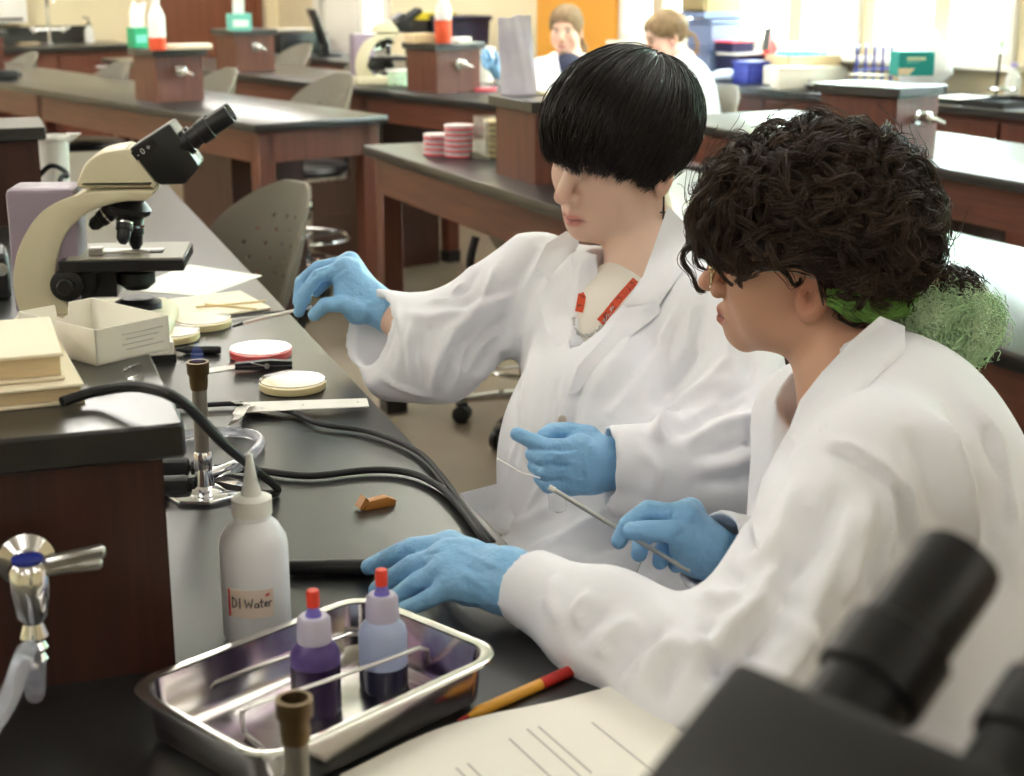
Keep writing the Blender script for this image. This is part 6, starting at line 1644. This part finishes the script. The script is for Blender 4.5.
smesh('ponytail_root', *cat(nets(f_ell(cb, (.032, .024, .015)), npv(cb) - .04, npv(cb) + .04, .003), puff(cb, (.04, .03, .02), 380, .045, .006, .0009, .0004)), M_hairbr, pt)
obj('hair_tie', xf(lathe([(.010, -.007), (.015, -.005), (.016, 0), (.015, .005), (.010, .007)], 20), Matrix.Translation(A(931, 282, 1.60)) @ Matrix.Rotation(math.radians(65), 4, 'Y')), mat('cream_elastic', hexc(206, 196, 160), 0.8), pt)
# green under-layer at the nape
und = []
for k in range(320):
    u0 = RNG.uniform(826, 850); v0 = RNG.uniform(288, 306); P3 = [A(u0, v0, 1.545 + RNG.normal(0, .006)), A(u0 + 28, v0 + 12 + RNG.normal(0, 2), 1.55), A(u0 + 62, v0 + 8 + RNG.normal(0, 3), 1.575), A(u0 + 88, v0 - 6, 1.60)]
    C = curl(P3, .002, 1.5, 0); und.append(C[np.linspace(0, len(C) - 1, 14).astype(int)])
smesh('nape_hair', *strands(np.array(und), .0009, .0005), mat('leaf_green_hair', hexc(112, 158, 74), 0.55, var=0.3, vscale=30), p2)
# glasses
M_gold = mat('thin_gold_wire', (0.83, 0.66, 0.38), 0.22, 1.0)
gl = bpy.data.objects.new('glasses', None); COL.objects.link(gl); gl.parent = p2; gl['label'] = 'thin gold-rimmed glasses'
def rim(s): return [loc2(s * .034 + .024 * math.cos(a), .101 - .005 * abs(math.cos(a)), -.004 + .022 * math.sin(a)) for a in np.linspace(0, 2 * math.pi, 29)]
for s in (-1, 1):
    obj('lens_rim', tube(rim(s), .0011, 6, False), M_gold, gl)
    obj('lens', ([tuple(p) for p in rim(s)[:-1]], [tuple(range(28))]), mat('spectacle_lens', (.95, .97, .97), 0.02, trans=1.0, ior=1.01), gl)
    obj('temple_arm', tube(smooth_path([loc2(s * .058, .097, .004), loc2(s * .072, .06, .007), loc2(s * .079, .0, .008), loc2(s * .081, -.025, -.004)], 6), .0012, 6), M_gold, gl)
obj('bridge', tube([loc2(-.010, .101, .0), loc2(0, .106, .003), loc2(.010, .101, .0)], .0011, 6), M_gold, gl)

# ------------------------------------------------------------------ two students at the far benches
M_blond = mat('ash_blond_hair', hexc(150, 124, 92), 0.5, var=0.25, vscale=40)
M_navyt = mat('navy_top', hexc(34, 38, 60), 0.8)
def far_person(label, H, fwd, roll, S, pts, hair_zl, coat_fn, lo, hi, skin):
    t = thing('person', label, 'person', (0, 0, 0))
    R = axes(fwd, roll=roll)
    nb = pts['nb']
    L = lambda x, y, z: Vector(npv(H) + R @ (np.array([x, y, z]) * S))
    b = f_u(.03, f_local(HEAD, H, R, S), f_cap(L(0, -.03, -.07), nb, .047, .052), f_cap(nb, pts['ch'], .06, .09))
    for (a, e, w) in pts['arms']: b = f_u(.03, b, f_cap(a, e, .036, .032), f_cap(e, w, .032, .025))
    V, Q = nets(b, lo, hi, .007)
    V2, Q2 = nets(b, npv(H) - .17, npv(H) + .17, .004)
    loc = (V2 - npv(H)) @ R / S
    far = np.abs(V - npv(H)).max(1) > .165
    keep = far[Q].any(1)
    V, Q = cat((V, Q[keep]), (V2, Q2))
    tint = head_tint((V - npv(H)) @ R / S, skin, hexc(196, 120, 112), hexc(226, 150, 130), brow=hexc(110, 84, 60), eyes=True)
    smesh('body', V, Q, M_skin, t, tint)
    V, Q = nets(coat_fn, lo, hi, .009); V = relax(V, Q, 1)
    coat = smesh('lab_coat', V, Q, M_coat, t)
    ZA, ZZ = hair_zl
    def hf(P):
        d = f_ell((0, -.014, .03), (.082, .104, .09))(P); an = np.arctan2(np.abs(P[:, 0]), P[:, 1])
        return -smin(-d, P[:, 2] - np.interp(an, ZA, ZZ), .008)
    Vh, Qh = nets(f_local(hf, H, R, S), npv(H) - .15, npv(H) + .15, .005)
    n = 1500; tt = np.linspace(0, 1, 9); ph = RNG.uniform(-math.pi, math.pi, n); ez = np.interp(np.abs(ph), ZA, ZZ) - .004
    th1 = np.arccos(np.clip((ez - .03) / .092, -.98, .98)); th0 = RNG.uniform(0, .6, n) * th1; th = th0[:, None] + (th1 - th0)[:, None] * tt[None]; lay = RNG.uniform(.99, 1.04, n)[:, None]
    P = np.stack([.084 * lay * np.sin(th) * np.sin(ph)[:, None], .106 * lay * np.sin(th) * np.cos(ph)[:, None], .092 * lay * np.cos(th)], -1) + np.array([0, -.014, .03])
    sv = strands(P * S @ R.T + npv(H), .0016, .0008)
    hr = smesh('hair', *cat((Vh, Qh), sv), M_blond, t)
    return t, L, coat, hr
# facing student by the orange wall
Hw = A(566, 29, 7.9)
nbw = A(570, 56, 7.95); chw = A(568, 92, 7.9)
sa, sb = A(541, 72, 7.95), A(600, 74, 7.95)
ea, wa = A(520, 108, 7.75), A(499, 76, 7.55)
eb, wb = A(612, 118, 7.8), A(580, 122, 7.6)
Rw = axes((-.15, -1, 0))
cw = f_u(.06, f_ell(chw, (.19, .12, .22), Rw), f_ell(A(568, 135, 7.85), (.19, .14, .2), Rw), f_cap(sa, nbw + Vector((0, 0, -.05)), .06, .06), f_cap(sb, nbw + Vector((0, 0, -.05)), .06, .06))
cw = f_u(.04, cw, f_cap(sa, ea, .065, .06), f_cap(ea, A(503, 82, 7.57), .058, .045), f_cap(sb, eb, .065, .06), f_cap(eb, wb, .058, .045))
cw = f_sub(cw, f_cap(A(570, 48, 7.86), A(568, 80, 7.72), .075, .03), .01)
tw_, Lw, coatw, hairw = far_person('blonde student facing forward in a lab coat by the orange wall', Hw, (-.28, -.95, -.12), 0, 1.0, {'nb': nbw, 'ch': chw, 'arms': [(sa, ea, wa), (sb, eb, wb)]},
    ([0, .5, .9, 1.3, 1.7, 2.2, 3.15], [.062, .052, .0, -.03, -.03, -.05, -.06]), cw, (-.2, 7.2, .5), (.75, 8.5, 1.5), hexc(232, 190, 166))
V, Q = nets(f_u(.04, f_ell(A(568, 88, 7.9), (.13, .10, .17), Rw), f_cap(nbw + Vector((0, 0, -.02)), A(568, 75, 7.86), .055, .08)), npv(A(568, 85, 7.9)) - .3, npv(A(568, 85, 7.9)) + .3, .009)
smesh('shirt', V, Q, M_navyt, tw_)
smesh('ponytail', *strands(np.array([[npv(Lw(.02 + RNG.normal(0, .01), -.09, .0 + RNG.normal(0, .01))), npv(Lw(-.04 + RNG.normal(0, .008), -.1, -.04)), npv(Lw(-.075 + RNG.normal(0, .01), -.07, -.10)), npv(Lw(-.08 + RNG.normal(0, .012), -.05, -.17))] for _ in range(260)]), .002, .001), M_blond, hairw)
glove(tw_, [f_cap(wa, A(493, 66, 7.52), .028, .026), f_cap(A(503, 84, 7.57), wa, .03, .027)],
      [([A(494, 65, 7.52), A(490, 56, 7.5), A(487, 49, 7.5)], [.011, .01, .009]), ([A(491, 66, 7.52), A(486, 58, 7.5), A(483, 51, 7.5)], [.011, .01, .009]), ([A(490, 68, 7.52), A(484, 62, 7.5), A(481, 56, 7.5)], [.01, .009, .008]), ([A(496, 67, 7.52), A(497, 58, 7.48), A(495, 52, 7.47)], [.012, .011, .009]), ([A(490, 70, 7.52), A(485, 67, 7.5), A(482, 63, 7.5)], [.009, .008, .007])], h=.004)
glove(tw_, [f_cap(wb, A(570, 122, 7.55), .028, .026)], [([A(570, 120, 7.55), A(562, 120, 7.52), A(557, 124, 7.5)], [.011, .01, .009]), ([A(569, 122, 7.55), A(561, 123, 7.52), A(556, 127, 7.5)], [.011, .01, .009]), ([A(569, 124, 7.55), A(561, 126, 7.52), A(557, 129, 7.5)], [.011, .01, .009]), ([A(570, 126, 7.55), A(563, 128, 7.52), A(560, 131, 7.5)], [.01, .009, .008]), ([A(573, 119, 7.55), A(566, 116, 7.5), A(561, 118, 7.48)], [.012, .011, .01])], h=.004)
# side-facing student
Hs = A(665, 36, 7.4)
nbs = A(683, 62, 7.42); chs = A(690, 98, 7.4)
sa, sb = A(678, 82, 7.25), A(690, 76, 7.6)
ea, wa = A(668, 122, 7.15), A(640, 122, 7.05)
eb, wb = A(675, 118, 7.6), A(645, 112, 7.5)
Rs = axes((-.95, -.3, -.15))
cs_ = f_u(.06, f_ell(chs, (.18, .12, .2), Rs), f_ell(A(695, 138, 7.4), (.18, .14, .2), Rs), f_cap(sa, nbs + Vector((0, 0, -.04)), .06, .06), f_cap(sb, nbs + Vector((0, 0, -.04)), .06, .06))
cs_ = f_u(.04, cs_, f_cap(sa, ea, .065, .058), f_cap(ea, wa, .056, .045), f_cap(sb, eb, .065, .058), f_cap(eb, wb, .056, .045))
ts_, Ls, coats, hairs = far_person('side-facing student in a lab coat in front of the bright window', Hs, (-.93, -.22, -.30), 0, 1.0, {'nb': nbs, 'ch': chs, 'arms': [(sa, ea, wa), (sb, eb, wb)]},
    ([0, .5, .9, 1.3, 1.7, 2.2, 3.15], [.066, .056, .016, .006, -.02, -.05, -.055]), cs_, (.4, 6.7, .45), (1.25, 8.0, 1.45), hexc(236, 196, 176))
smesh('ponytail', *strands(np.array([[npv(Ls(RNG.normal(0, .01), -.1, -.02 + RNG.normal(0, .01))), npv(Ls(RNG.normal(0, .01), -.14, -.035)), npv(Ls(RNG.normal(0, .012), -.15, -.08)), npv(Ls(RNG.normal(0, .014), -.13, -.13))] for _ in range(260)]), .002, .001), M_blond, hairs)
# stools under the seated students
dup(st0, (.215, 1.87, 0), _face(-.94, -.33), 'stool the dark-haired student sits on', 'lab stools')
dup(st0, (.46, 1.40, 0), _face(-.96, -.2), 'stool the curly-haired student sits on', 'lab stools')
dup(st0, (chw.x, chw.y + .05, 0), _face(-.15, -1), 'stool the blonde facing student sits on', 'lab stools')
dup(st0, (chs.x - .02, chs.y - .16, 0), _face(-.8, -.6), 'stool the side-facing student sits on', 'lab stools')
